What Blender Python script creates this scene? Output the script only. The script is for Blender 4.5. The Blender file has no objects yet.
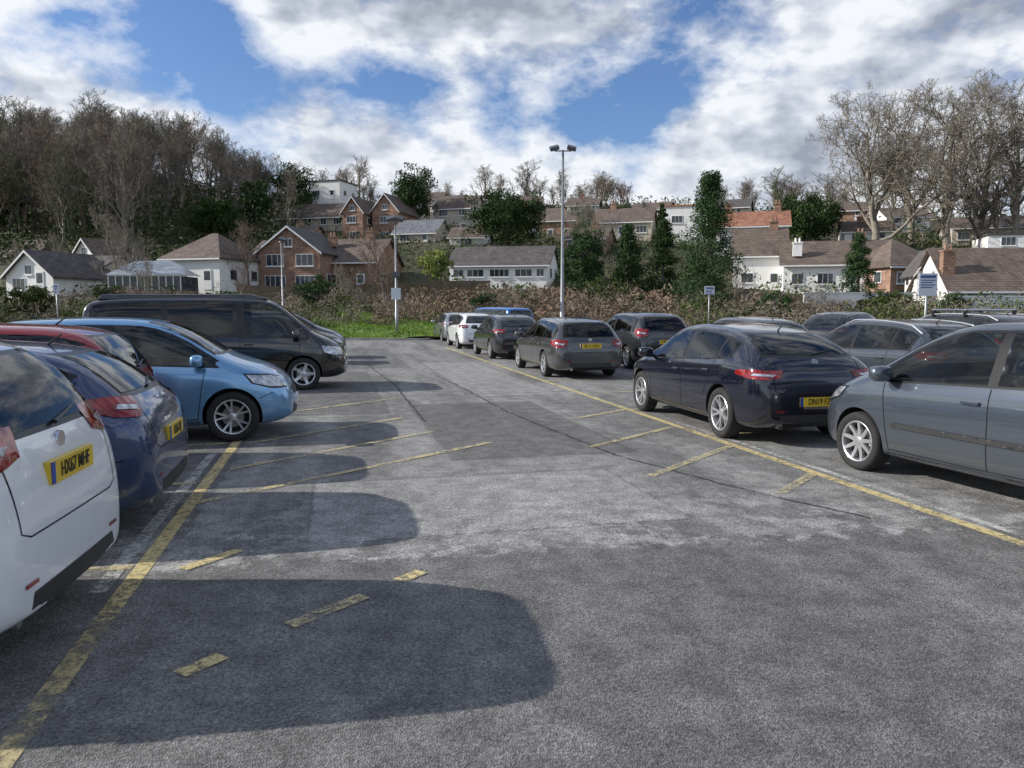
import bpy, bmesh, math, random
import numpy as np
from mathutils import Vector, Matrix, geometry
from mathutils.bvhtree import BVHTree
R=random.Random(7)
NR=np.random.RandomState(11)
scene=bpy.context.scene
COL=scene.collection
K=1.0625
# ------------------------------------------------------------------ materials
def new_mat(name):
    m=bpy.data.materials.new(name); m.use_nodes=True
    nt=m.node_tree; nt.nodes.clear()
    o=nt.nodes.new('ShaderNodeOutputMaterial'); b=nt.nodes.new('ShaderNodeBsdfPrincipled')
    nt.links.new(b.outputs[0],o.inputs[0])
    return m,nt,b,o
def N(nt,t,**kw):
    n=nt.nodes.new(t)
    for k,v in kw.items():
        setattr(n,k,v)
    return n
def noise(nt,vec,scale,detail=4,rough=.55,dim='3D'):
    n=N(nt,'ShaderNodeTexNoise'); n.noise_dimensions=dim; n.inputs['Scale'].default_value=scale
    n.inputs['Detail'].default_value=detail; n.inputs['Roughness'].default_value=rough
    if vec is not None: nt.links.new(vec,n.inputs['Vector'])
    return n.outputs['Fac']
def ramp(nt,fac,stops):
    r=N(nt,'ShaderNodeValToRGB'); e=r.color_ramp.elements
    while len(e)<len(stops): e.new(.5)
    for i,(p,c) in enumerate(stops):
        e[i].position=p; e[i].color=(c[0],c[1],c[2],1) if hasattr(c,'__len__') else (c,c,c,1)
    nt.links.new(fac,r.inputs[0]); return r.outputs[0]
def math_(nt,op,a,b=None,c=None,clamp=False):
    n=N(nt,'ShaderNodeMath'); n.operation=op; n.use_clamp=clamp
    for i,v in enumerate((a,b,c)):
        if v is None: continue
        if isinstance(v,(int,float)): n.inputs[i].default_value=v
        else: nt.links.new(v,n.inputs[i])
    return n.outputs[0]
def mixc(nt,fac,a,b,bt='MIX'):
    n=N(nt,'ShaderNodeMix'); n.data_type='RGBA'; n.blend_type=bt
    for sock,v in ((n.inputs[0],fac),(n.inputs[6],a),(n.inputs[7],b)):
        if isinstance(v,(int,float)): sock.default_value=v
        elif isinstance(v,(tuple,list)): sock.default_value=(v[0],v[1],v[2],1)
        else: nt.links.new(v,sock)
    return n.outputs[2]
def objc(nt): return N(nt,'ShaderNodeTexCoord').outputs['Object']
def posc(nt): return N(nt,'ShaderNodeNewGeometry').outputs['Position']
def M(name,col,rough=.7,metal=0,var=.2,scale=3,bump=0,bscale=40,coat=0,spec=.5):
    m,nt,b,o=new_mat(name); c=objc(nt)
    f=noise(nt,c,scale,3)
    lo=[x*(1-var) for x in col]; hi=[min(1,x*(1+var)) for x in col]
    nt.links.new(ramp(nt,f,[(.3,lo),(.7,hi)]),b.inputs['Base Color'])
    b.inputs['Roughness'].default_value=rough; b.inputs['Metallic'].default_value=metal
    b.inputs['Coat Weight'].default_value=coat; b.inputs['Coat Roughness'].default_value=.04
    b.inputs['Specular IOR Level'].default_value=spec
    if bump:
        bp=N(nt,'ShaderNodeBump'); bp.inputs['Strength'].default_value=bump; bp.inputs['Distance'].default_value=.02
        nt.links.new(noise(nt,c,bscale,2),bp.inputs['Height']); nt.links.new(bp.outputs[0],b.inputs['Normal'])
    return m
def paint(name,col,metal=.5,rough=.28,dirt=.4):
    m,nt,b,o=new_mat(name); c=objc(nt)
    s=N(nt,'ShaderNodeSeparateXYZ'); nt.links.new(c,s.inputs[0])
    dz=N(nt,'ShaderNodeMapRange'); dz.inputs[1].default_value=.55; dz.inputs[2].default_value=.15; nt.links.new(s.outputs[2],dz.inputs[0])
    n=noise(nt,c,5,4,.65)
    d=math_(nt,'MULTIPLY',dz.outputs[0],math_(nt,'MULTIPLY',n,dirt),clamp=True)
    d=math_(nt,'ADD',d,math_(nt,'MULTIPLY',n,.02),clamp=True)
    nt.links.new(mixc(nt,d,col,(.13,.12,.10)),b.inputs['Base Color'])
    b.inputs['Metallic'].default_value=metal
    nt.links.new(math_(nt,'ADD',math_(nt,'MULTIPLY',d,.5),rough,clamp=True),b.inputs['Roughness'])
    b.inputs['Coat Weight'].default_value=1; b.inputs['Coat IOR'].default_value=1.65
    nt.links.new(math_(nt,'ADD',math_(nt,'MULTIPLY',d,.3),.015),b.inputs['Coat Roughness'])
    return m
def glassmat(name,col=(.015,.018,.02),rough=.03,spec=.5):
    m,nt,b,o=new_mat(name); c=objc(nt)
    f=noise(nt,c,3.0,2)
    nt.links.new(ramp(nt,f,[(.35,col),(.65,[x*2.2+.004 for x in col])]),b.inputs['Base Color'])
    b.inputs['Roughness'].default_value=rough; b.inputs['Specular IOR Level'].default_value=spec
    return m
def clearglass(name,tint):
    m=bpy.data.materials.new(name); m.use_nodes=True; nt=m.node_tree; nt.nodes.clear()
    o=N(nt,'ShaderNodeOutputMaterial'); t=N(nt,'ShaderNodeBsdfTransparent')
    c=objc(nt); nt.links.new(ramp(nt,noise(nt,c,2.5,1),[(.3,[x*.85 for x in tint]),(.7,tint)]),t.inputs[0])
    g=N(nt,'ShaderNodeBsdfGlossy'); g.inputs['Roughness'].default_value=.015
    lw=N(nt,'ShaderNodeLayerWeight'); lw.inputs[0].default_value=.5
    f=math_(nt,'ADD',math_(nt,'MULTIPLY',math_(nt,'POWER',lw.outputs['Facing'],4.2),.9),.06,clamp=True)
    mx=N(nt,'ShaderNodeMixShader'); nt.links.new(f,mx.inputs[0])
    nt.links.new(t.outputs[0],mx.inputs[1]); nt.links.new(g.outputs[0],mx.inputs[2]); nt.links.new(mx.outputs[0],o.inputs[0])
    return m
def foliage(name,c1,c2,nscale=.6,rough=.75):
    m,nt,b,o=new_mat(name); g=N(nt,'ShaderNodeNewGeometry')
    f=noise(nt,objc(nt),nscale,2)
    x=math_(nt,'ADD',math_(nt,'MULTIPLY',f,.8),math_(nt,'MULTIPLY',g.outputs['Random Per Island'],.3))
    c=ramp(nt,x,[(.3,c1),(.8,c2)])
    nt.links.new(c,b.inputs['Base Color']); b.inputs['Roughness'].default_value=rough
    b.inputs['Specular IOR Level'].default_value=.15
    return m
# ------------------------------------------------------------------ mesh helpers
def link(ob,parent=None):
    COL.objects.link(ob)
    if parent is not None: ob.parent=parent
    return ob
def empty(name,loc=(0,0,0),rz=0):
    e=bpy.data.objects.new(name,None); e.empty_display_size=.3; e.location=loc; e.rotation_euler=(0,0,rz); COL.objects.link(e); return e
class MB:
    def __init__(s): s.v=[];s.f=[];s.m=[]
    def add(s,vs,fs,m=0):
        o=len(s.v); s.v+= [tuple(v) for v in vs]
        for f in fs: s.f.append(tuple(i+o for i in f)); s.m.append(m)
    def box(s,x0,x1,y0,y1,z0,z1,m=0):
        s.add([(x0,y0,z0),(x1,y0,z0),(x1,y1,z0),(x0,y1,z0),(x0,y0,z1),(x1,y0,z1),(x1,y1,z1),(x0,y1,z1)],
              [(3,2,1,0),(4,5,6,7),(0,1,5,4),(1,2,6,5),(2,3,7,6),(3,0,4,7)],m)
    def tube(s,pts,rads,n=6,m=0,cap=True):
        pts=[Vector(p) for p in pts]; o=len(s.v)
        for i,p in enumerate(pts):
            d=(pts[min(i+1,len(pts)-1)]-pts[max(i-1,0)])
            if d.length<1e-9: d=Vector((0,0,1))
            d.normalize()
            a=d.cross(Vector((0,0,1)) if abs(d.z)<.9 else Vector((1,0,0))).normalized(); b=d.cross(a)
            for k in range(n):
                t=2*math.pi*k/n; q=p+(a*math.cos(t)+b*math.sin(t))*rads[i]; s.v.append((q.x,q.y,q.z))
        for i in range(len(pts)-1):
            for k in range(n):
                k2=(k+1)%n; s.f.append((o+i*n+k,o+i*n+k2,o+(i+1)*n+k2,o+(i+1)*n+k)); s.m.append(m)
        if cap:
            s.f.append(tuple(o+k for k in range(n))[::-1]); s.m.append(m)
            s.f.append(tuple(o+(len(pts)-1)*n+k for k in range(n))); s.m.append(m)
    def lathe_y(s,prof,n=36,m=0,closed=False):
        o=len(s.v)
        for (r,y) in prof:
            for k in range(n):
                t=2*math.pi*k/n; s.v.append((r*math.cos(t),y,r*math.sin(t)))
        for i in range(len(prof)-1):
            for k in range(n):
                k2=(k+1)%n; s.f.append((o+i*n+k,o+i*n+k2,o+(i+1)*n+k2,o+(i+1)*n+k)); s.m.append(m)
    def mesh(s,name,mats,smooth=False):
        me=bpy.data.meshes.new(name); me.from_pydata(s.v,[],s.f)
        for x in mats: me.materials.append(x)
        if len(mats)>1: me.polygons.foreach_set('material_index',s.m)
        if smooth: me.polygons.foreach_set('use_smooth',[True]*len(me.polygons))
        me.update(); return me
    def obj(s,name,mats,parent=None,smooth=False,bevel=0,recalc=True):
        me=s.mesh(name,mats,smooth)
        if recalc or bevel:
            bm=bmesh.new(); bm.from_mesh(me)
            if recalc: bmesh.ops.recalc_face_normals(bm,faces=bm.faces)
            if bevel: bmesh.ops.bevel(bm,geom=bm.edges[:],offset=bevel,segments=2,affect='EDGES',profile=.5)
            bm.to_mesh(me); bm.free()
        return link(bpy.data.objects.new(name,me),parent)
def sharp(me,ang=38):
    bm=bmesh.new(); bm.from_mesh(me)
    for e in bm.edges:
        if len(e.link_faces)==2 and e.calc_face_angle(0)>math.radians(ang): e.smooth=False
    for f in bm.faces: f.smooth=True
    bm.to_mesh(me); bm.free()
def quads(name,V,mat):
    n=len(V)//4; me=bpy.data.meshes.new(name)
    me.vertices.add(n*4); me.vertices.foreach_set('co',np.asarray(V,dtype=np.float32).ravel())
    me.loops.add(n*4); me.loops.foreach_set('vertex_index',np.arange(n*4,dtype=np.int32))
    me.polygons.add(n); me.polygons.foreach_set('loop_start',np.arange(0,n*4,4,dtype=np.int32))
    me.update(calc_edges=True); me.materials.append(mat); return me
def cards(C,size,aspect=.6,up=0.0,jit=.4):
    n=len(C); a=NR.normal(size=(n,3)); a[:,2]+=up; a/=np.linalg.norm(a,axis=1)[:,None]
    b=np.cross(a,NR.normal(size=(n,3))); b/=np.linalg.norm(b,axis=1)[:,None]
    s=(size*(1+jit*NR.uniform(-1,1,n)))[:,None]
    a=a*s*.5; b=b*s*.5*aspect
    V=np.stack([C-a,C+b*.9-a*.1,C+a,C-b*.9-a*.1],axis=1)
    return V.reshape(-1,3)
# ------------------------------------------------------------------ shared mats
GLASS=glassmat('car_glass_dark'); GLASSC=clearglass('car_glass',(.50,.54,.53)); GLASSP=clearglass('privacy_glass',(.13,.14,.145))
INT=M('interior_trim',(.045,.045,.048),.8,var=.3,scale=6); SEAT=M('seat_fabric',(.08,.08,.085),.9,var=.3,scale=12)
TRIM=M('black_trim',(.012,.012,.013),.3,var=.1)
PLASTIC=M('dark_plastic',(.03,.03,.031),.6,var=.2,bump=.1)
RUBBER=M('tyre_rubber',(.022,.022,.022),.85,var=.3,scale=8)
ALLOY=M('alloy_rim',(.62,.63,.65),.3,.75,var=.1)
WELL=M('wheel_well',(.008,.008,.008),.95,var=.1)
SEAM=M('panel_gap',(.01,.01,.01),.9,var=.1)
REDL=M('red_lamp',(.24,.007,.008),.1,var=.5,scale=14,coat=1)
CLEARL=M('clear_lamp',(.50,.52,.55),.12,.55,var=.5,scale=12,coat=1)
PLY=M('plate_yellow',(.70,.49,.03),.4,var=.08); PLW=M('plate_white',(.75,.75,.73),.4,var=.05)
BLK=M('plate_char',(.01,.01,.01),.5,var=.1); BLUEB=M('plate_band',(.02,.06,.35),.4,var=.1)
CHROME=M('chrome',(.7,.7,.72),.15,1,var=.05)
# ------------------------------------------------------------------ wheels
def wheel_mesh(style):
    b=MB()
    b.lathe_y([(.205,.06),(.222,.088),(.245,.102),(.285,.106),(.308,.092),(.32,.06),(.322,0),(.32,-.06),(.308,-.092),(.28,-.105),(.2,-.1)],40,0)
    b.lathe_y([(.224,.09),(.218,.094),(.206,.088),(.2,.06),(.196,-.06)],40,1)
    b.lathe_y([(.0001,.0),(.197,.0)],32,2)
    b.lathe_y([(.0001,.022),(.135,.022),(.135,.0)],32,3)
    b.lathe_y([(.0001,.078),(.03,.076),(.05,.07),(.058,.05),(.058,.0)],24,1)
    if style==0: angs=[(i*72+o,.03,.022) for i in range(5) for o in (-13,13)]
    elif style==1: angs=[(i*72,.075,.05) for i in range(5)]
    else: angs=[(i*360/9,.045,.034) for i in range(9)]
    for a,w0,w1 in angs:
        t=math.radians(a); t0=t if style else math.radians(round((a)/72.)*72)
        def pt(r,off,y,tt): return (r*math.cos(tt)-off*math.sin(tt),y,r*math.sin(tt)+off*math.cos(tt))
        vs=[]
        for (r,w,y,tt) in ((.04,w0,.068,t0 if not style else t),(.12,(w0+w1)/2,.066,(t0+t)/2+ (t-t0)*.2),(.204,w1,.083,t)):
            vs+=[pt(r,-w/2,y,tt),pt(r,w/2,y,tt),pt(r,w/2*1.1,y-.03,tt),pt(r,-w/2*1.1,y-.03,tt)]
        fs=[]
        for i in (0,4): fs+=[(i,i+1,i+5,i+4),(i+1,i+2,i+6,i+5),(i+2,i+3,i+7,i+6),(i+3,i,i+4,i+7)]
        b.add(vs,fs,1)
    me=b.mesh('wheel',[RUBBER,ALLOY,WELL,M('brake_disc',(.25,.24,.23),.4,.8)])
    bm=bmesh.new(); bm.from_mesh(me); bmesh.ops.recalc_face_normals(bm,faces=bm.faces); bm.to_mesh(me); bm.free()
    sharp(me,40); return me
WHEELS=[wheel_mesh(i) for i in range(3)]
# ------------------------------------------------------------------ car specs
SP={
'hatch':dict(L=4.3,W=.9,H=1.49,ax=(1.36,-1.30),bot=.2,
 top=[(-2.15,.66),(-2.13,.84),(-2.06,.98),(-1.93,1.08),(-1.72,1.25),(-1.5,1.38),(-1.15,1.44),(-.6,1.48),(0,1.49),(.35,1.455),(.6,1.37),(.9,1.2),(1.2,1.04),(1.4,.98),(1.7,.92),(1.95,.83),(2.08,.72),(2.15,.55)],
 belt=[(-2.15,.62),(-2.06,.93),(-1.93,.98),(-1.5,1.0),(0,.95),(1.2,.90),(1.7,.83),(1.95,.72),(2.08,.62),(2.15,.48)],
 hw=[(-2.15,.6),(-2.13,.70),(-2.06,.79),(-1.93,.84),(-1.5,.89),(0,.9),(1.4,.9),(1.7,.88),(1.95,.8),(2.08,.68),(2.15,.5)],
 rw=[(-2.15,.45),(-2.06,.6),(-1.9,.64),(-1.5,.6),(0,.62),(.4,.61),(.9,.68),(1.2,.76),(1.7,.72),(2.0,.6),(2.15,.35)],
 wins=[(-1.55,-1.16),(-1.1,-.2),(-.1,1.12)],rg=(1.09,1.36,.56,.46),ws=(1.06,1.42,.66,.52),plz=.42,lamp=(.86,1.0,-.3,.2),hl=(.66,.8)),
'mpv':dict(L=4.2,W=.88,H=1.6,ax=(1.32,-1.28),bot=.2,
 top=[(-2.1,.7),(-2.08,.9),(-2.03,1.05),(-1.95,1.2),(-1.8,1.41),(-1.62,1.52),(-1.3,1.57),(-.5,1.6),(.2,1.585),(.5,1.52),(.8,1.37),(1.15,1.14),(1.35,1.05),(1.6,.98),(1.85,.88),(2.02,.74),(2.1,.55)],
 belt=[(-2.1,.66),(-2.03,.96),(-1.95,1.04),(-1.4,1.05),(0,1.0),(1.15,.95),(1.6,.88),(1.85,.77),(2.02,.64),(2.1,.48)],
 hw=[(-2.1,.62),(-2.08,.71),(-2.03,.78),(-1.9,.83),(-1.5,.87),(0,.88),(1.35,.88),(1.7,.85),(1.9,.76),(2.02,.66),(2.1,.48)],
 rw=[(-2.1,.45),(-2.03,.62),(-1.8,.64),(-1.4,.62),(0,.64),(.5,.62),(.8,.67),(1.2,.75),(1.6,.72),(1.95,.58),(2.1,.35)],
 wins=[(-1.62,-1.2),(-1.14,-.22),(-.12,1.12)],rg=(1.12,1.45,.6,.5),ws=(1.14,1.53,.68,.54),plz=.84,lamp=(.92,1.16,-.2,.2),hl=(.7,.86)),
'estate':dict(L=4.85,W=.92,H=1.47,ax=(1.5,-1.38),bot=.2,
 top=[(-2.42,.66),(-2.4,.84),(-2.33,.97),(-2.2,1.1),(-2.02,1.28),(-1.85,1.37),(-1.5,1.42),(-.7,1.46),(0,1.465),(.35,1.43),(.6,1.34),(.95,1.15),(1.2,1.02),(1.5,.96),(1.9,.89),(2.2,.79),(2.35,.68),(2.42,.5)],
 belt=[(-2.42,.62),(-2.33,.9),(-2.2,.95),(-1.5,.95),(0,.92),(1.2,.88),(1.9,.8),(2.2,.7),(2.35,.58),(2.42,.45)],
 hw=[(-2.42,.66),(-2.4,.75),(-2.33,.82),(-2.15,.88),(-1.5,.92),(0,.92),(1.5,.92),(1.9,.89),(2.2,.8),(2.35,.68),(2.42,.5)],
 rw=[(-2.42,.5),(-2.33,.65),(-2.0,.66),(-1.5,.62),(0,.63),(.4,.61),(.95,.7),(1.2,.78),(1.9,.72),(2.25,.6),(2.42,.35)],
 wins=[(-2.0,-1.2),(-1.14,-.22),(-.12,1.12)],rg=(1.03,1.33,.62,.52),ws=(1.06,1.4,.66,.52),plz=.72,lamp=(.76,.95,-.3,.2),hl=(.62,.76)),
'van':dict(L=5.1,W=.96,H=1.92,ax=(1.65,-1.5),bot=.24,
 top=[(-2.55,.8),(-2.545,1.2),(-2.53,1.5),(-2.5,1.7),(-2.42,1.82),(-2.2,1.88),(-1.5,1.91),(0,1.92),(.85,1.9),(1.1,1.82),(1.35,1.64),(1.65,1.38),(1.87,1.2),(2.05,1.12),(2.28,1.02),(2.44,.88),(2.55,.6)],
 belt=[(-2.55,.75),(-2.53,1.1),(-2.4,1.12),(0,1.1),(1.6,1.06),(1.95,1.0),(2.28,.88),(2.44,.74),(2.55,.5)],
 hw=[(-2.55,.8),(-2.53,.88),(-2.42,.93),(-2.0,.96),(0,.96),(1.8,.96),(2.1,.92),(2.3,.84),(2.44,.74),(2.55,.55)],
 rw=[(-2.55,.7),(-2.5,.76),(-2.2,.79),(0,.79),(.85,.77),(1.35,.78),(1.87,.82),(2.28,.7),(2.55,.4)],
 wins=[(-2.3,-1.05),(-.95,.35),(.5,1.72)],rg=(1.15,1.7,.7,.64),ws=(1.24,1.8,.76,.66),plz=.7,lamp=(.8,1.35,-.12,.1),hl=(.72,.92)),
}
h2=dict(SP['hatch']); h2['top']=[(-2.15,.64),(-2.14,.80),(-2.10,.94),(-2.02,1.04),(-1.9,1.13),(-1.68,1.25),(-1.42,1.35),(-1.15,1.41),(-.7,1.46),(-.1,1.485),(.3,1.465),(.6,1.37),(.9,1.2),(1.2,1.04),(1.4,.98),(1.7,.92),(1.95,.83),(2.08,.72),(2.15,.55)]
h2['belt']=[(-2.15,.60),(-2.10,.88),(-2.02,.98),(-1.9,1.03),(-1.5,1.05),(-.9,1.0),(0,.95),(1.2,.90),(1.7,.83),(1.95,.72),(2.08,.62),(2.15,.48)]
h2['hw']=[(-2.15,.56),(-2.14,.66),(-2.10,.75),(-2.0,.82),(-1.85,.86),(-1.5,.895),(0,.9),(1.4,.9),(1.7,.88),(1.95,.8),(2.08,.68),(2.15,.5)]
h2['wins']=[(-1.42,-1.12),(-1.06,-.2),(-.1,1.12)]; h2['rg']=(1.12,1.35,.62,.50); SP['fastback']=h2
def interp(keys,x):
    return float(np.interp(x,[k[0] for k in keys],[k[1] for k in keys]))
def pip(p,poly):
    x,y=p; c=False; n=len(poly); j=n-1
    for i in range(n):
        xi,yi=poly[i]; xj,yj=poly[j]
        if (yi>y)!=(yj>y) and x<(xj-xi)*(y-yi)/(yj-yi+1e-12)+xi: c=not c
        j=i
    return c
def tess(poly,step,holes=()):
    pts=[];edges=[]
    for pl_ in (poly,)+tuple(holes):
        n=len(pl_); s0=len(pts)
        for i in range(n):
            a=Vector(pl_[i]); b=Vector(pl_[(i+1)%n]); k=max(1,int((b-a).length/step))
            for q in range(k): pts.append(a.lerp(b,q/k))
        nb=len(pts)-s0; edges+=[(s0+i,s0+(i+1)%nb) for i in range(nb)]
    pl=[tuple(p) for p in poly]; hs=[[tuple(p) for p in h] for h in holes]
    bp=list(pts)
    xs=[p[0] for p in pl]; ys=[p[1] for p in pl]
    ok=lambda x,y: pip((x,y),pl) and not any(pip((x,y),h) for h in hs)
    for x in np.arange(min(xs)+step*.5,max(xs),step):
        for y in np.arange(min(ys)+step*.5,max(ys),step):
            if ok(x,y) and min((abs(x-q[0])+abs(y-q[1])) for q in bp)>step*.35: pts.append(Vector((x,y)))
    r=geometry.delaunay_2d_cdt(pts,edges,[],0,1e-6)
    V=r[0]; F=[]
    for f in r[2]:
        c=sum((V[i] for i in f),Vector((0,0)))/len(f)
        if ok(c.x,c.y): F.append(tuple(f))
    return V,F
def car(name,loc,head,kind,pm,L=None,H=None,W=None,ws=0,plate=None,rails=None,wr=.322,lampcfg=None,glass=None,bumper=True,sub=2,strip=False,plz=None,pop=False,wiper=True,rg=None,bars=False,inside=False):
    S=dict(SP[kind]); 
    if rg: S['rg']=rg
    sx=(L or S['L'])/S['L']; sz=(H or S['H'])/S['H']; sy=(W or S['W'])/S['W']
    top=lambda x:interp(S['top'],x/sx)*sz
    belt=lambda x:interp(S['belt'],x/sx)*sz
    hw=lambda x:interp(S['hw'],x/sx)*sy
    rwf=lambda x:interp(S['rw'],x/sx)*sy
    root=empty(name,(loc[0],loc[1],0),math.radians(head))
    xs=sorted(set([k[0] for k in S['top']]+[-.3,-.95,1.0]))
    xs=[x*sx for x in xs]
    V=[];F=[]
    for x in xs:
        zt=top(x); be=min(belt(x),zt-.015); w=hw(x); rw=min(rwf(x),w-.05); zb=S['bot']
        u=x/sx/S['L']*2
        if abs(u)>.9: zb+= (abs(u)-.9)*1.0
        e=min(.05,(zt-be)*.5); h=be-zb
        pts=[(0,zb),(w-.15,zb),(w-.045,zb+.03),(w-.012,zb+h*.25),(w,zb+h*.58),(w-.008,be-.10),(w-.045,be-.015),((w-.06)*.5+rw*.5+.02,(be+zt-e)/2),(rw+.005,zt-e),(rw-.11,zt-.008),(0,zt+.012)]
        V+=[(x,y,z) for y,z in pts]+[(x,-y,z) for y,z in pts[1:-1]]
    n=20
    def idx(s,i): return s*n+(i if i<=10 else 10+(20-i))
    for s in range(len(xs)-1):
        for i in range(20):
            a=idx(s,i);b=idx(s,(i+1)%20);c=idx(s+1,(i+1)%20);d=idx(s+1,i)
            F.append((a,d,c,b))
    for s,fl in ((0,0),(len(xs)-1,1)):
        for i in range(0,10):
            a=s*n+i;b=s*n+i+1
            a2=s*n+(i if i==0 else 10+i); b2=s*n+(i+1 if i+1==10 else 11+i)
            q=[a,b]+([b2] if b2!=b else [])+([a2] if a2!=a else [])
            F.append(tuple(q[::-1] if fl else q))
    me=bpy.data.meshes.new('body'); me.from_pydata(V,[],F); me.materials.append(pm); me.materials.append(WELL); me.materials.append(INT)
    bm=bmesh.new(); bm.from_mesh(me); bmesh.ops.recalc_face_normals(bm,faces=bm.faces); bm.to_mesh(me); bm.free()
    tmp=bpy.data.objects.new('tmp',me); COL.objects.link(tmp)
    sm=tmp.modifiers.new('s','SUBSURF'); sm.levels=sub; sm.render_levels=sub
    dg=bpy.context.evaluated_depsgraph_get(); dg.update()
    smooth_me=bpy.data.meshes.new_from_object(tmp.evaluated_get(dg))
    bm=bmesh.new(); bm.from_mesh(smooth_me); bvh=BVHTree.FromBMesh(bm); bm.free()
    def winpoly(x0,x1,lo,hi):
        up=[];dn=[]
        for x in np.linspace(x0*sx,x1*sx,16):
            a=belt(x)+lo; c=top(x)-hi
            if c-a>.015: up.append((x,c)); dn.append((x,a))
        return dn+up[::-1]
    w=S['wins']
    def boolean(mesh_in,cutb):
        cut=cutb.obj('cut',[pm,WELL,INT])
        tmp.data=mesh_in; tmp.modifiers.clear()
        bo=tmp.modifiers.new('b','BOOLEAN'); bo.operation='DIFFERENCE'; bo.solver='EXACT'; bo.object=cut; bo.use_self=False
        dg=bpy.context.evaluated_depsgraph_get(); dg.update()
        out=bpy.data.meshes.new_from_object(tmp.evaluated_get(dg))
        bpy.data.objects.remove(cut)
        if len(out.vertices)<len(mesh_in.vertices)*.5: return mesh_in,False
        return out,True
    def prism(poly,ax,a,b):
        c=MB(); k=len(poly)
        if ax=='y': vs=[(p[0],a,p[1]) for p in poly]+[(p[0],b,p[1]) for p in poly]
        else: vs=[(a,p[0],p[1]) for p in poly]+[(b,p[0],p[1]) for p in poly]
        c.add(vs,[(i,(i+1)%k,k+(i+1)%k,k+i) for i in range(k)]+[tuple(range(k)),tuple(range(k,2*k))],2); return c
    cb=MB()
    for ax in S['ax']:
        for sd in (1,-1):
            wv=hw(ax*sx)
            y0=(wv-.27)*sd; y1=(wv+.15)*sd
            nn=40; rr=wr+.04
            vs=[(ax*sx+rr*math.cos(2*math.pi*k/nn),y,wr+.01+rr*math.sin(2*math.pi*k/nn)) for y in (y0,y1) for k in range(nn)]
            fs=[(k,(k+1)%nn,nn+(k+1)%nn,nn+k) for k in range(nn)]+[tuple(range(nn)),tuple(range(nn,2*nn))]
            cb.add(vs,fs,1)
    fin,_=boolean(smooth_me,cb)
    z0r,z1r,a0r,a1r=S['rg']; z0r*=sz;z1r*=sz; rgp=[(-a0r*sy,z0r),(a0r*sy,z0r),(a1r*sy,z1r),(-a1r*sy,z1r)]
    z0w,z1w,a0w,a1w=S['ws']; z0w*=sz;z1w*=sz; wsp=[(-a0w*sy,z0w),(a0w*sy,z0w),(a1w*sy,z1w),(-a1w*sy,z1w)]
    open_ok=False
    if inside:
        open_ok=True; f2=fin
        cavx0=w[0][0]*sx+.15; cavx1=(w[-1][1]-.25)*sx
        steps=[prism([(-.66*sy,.55),(.66*sy,.55),(.66*sy,belt(0)+.12),(-.66*sy,belt(0)+.12)],'x',cavx0,cavx1)]
        steps+=[prism(winpoly(a,b,.03,.11),'y',-1.3,1.3) for a,b in w]
        steps+=[prism(rgp,'x',-3,.31),prism(wsp,'x',-.33,3)]
        for st_ in steps:
            f2,ok=boolean(f2,st_)
            if not ok: open_ok=False; break
        if open_ok: fin=f2
    bpy.data.objects.remove(tmp)
    sharp(fin,40); fin.name='body'
    link(bpy.data.objects.new('body',fin),root)
    G={}
    def hit(o,D):
        r=bvh.ray_cast(Vector(o),Vector(D)); return (r[0],r[1]) if r[0] is not None else None
    def decal(grp,poly,O,U,D,off,step=.07,VV=(0,0,1),holes=()):
        V2,F2=tess(poly,step,holes); O=Vector(O);U=Vector(U);D=Vector(D).normalized();VV=Vector(VV)
        b=G.setdefault(grp,MB()); P=[]
        for p in V2:
            h=hit(O+U*p.x+VV*p.y-D*4,D)
            if h is None: P.append(None); continue
            nn=h[1] if h[1].dot(D)<0 else -h[1]
            P.append(h[0]+nn*off)
        mp={}; vs=[]; fs=[]
        for f in F2:
            if any(P[i] is None for i in f): continue
            pp=[P[i] for i in f]
            if max((pp[i]-pp[i-1]).length for i in range(len(pp)))>step*5: continue
            if (pp[1]-pp[0]).cross(pp[2]-pp[0]).dot(D)>0: f=f[::-1]
            g=[]
            for i in f:
                if i not in mp: mp[i]=len(vs); vs.append(P[i])
                g.append(mp[i])
            fs.append(tuple(g))
        b.add(vs,fs)
    def side(grp,poly,off,step=.07,holes=()):
        for sd in (1,-1): decal(grp,poly,(0,0,0),(1,0,0),(0,-sd,0),off,step,holes=holes)
    def rear(grp,poly,off,step=.07,holes=()): decal(grp,poly,(0,0,0),(0,1,0),(1,0,0),off,step,holes=holes)
    def frnt(grp,poly,off,step=.07,holes=()): decal(grp,poly,(0,0,0),(0,1,0),(-1,0,0),off,step,holes=holes)
    def ribbon(pl,w):
        L1=[];L2=[]
        for i,p in enumerate(pl):
            a=Vector(pl[max(i-1,0)]);b=Vector(pl[min(i+1,len(pl)-1)]);d=(b-a).normalized(); nn=Vector((-d.y,d.x))*w/2
            L1.append(tuple(Vector(p)+nn)); L2.append(tuple(Vector(p)-nn))
        return L1+L2[::-1]
    holes=[winpoly(a,b,.032,.112) for a,b in w] if open_ok else ()
    side('window_trim',winpoly(w[0][0]-.06,w[-1][1]+.05,.008,.085),.002,holes=holes)
    for i,(a,b) in enumerate(w): side('windows' if i==2 else 'rear_windows',winpoly(a,b,.027,.107),.006)
    shr=lambda p,k:[(x*(1-k),(z-(p[0][1]+p[2][1])/2)*(1-k*2)+(p[0][1]+p[2][1])/2) for x,z in p]
    rear('window_trim',[(-a0r*sy-.03,z0r-.03),(a0r*sy+.03,z0r-.03),(a1r*sy+.03,z1r+.025),(-a1r*sy-.03,z1r+.025)],.002,holes=[shr(rgp,.01)] if open_ok else ())
    rear('rear_windows',rgp,.006)
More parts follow.
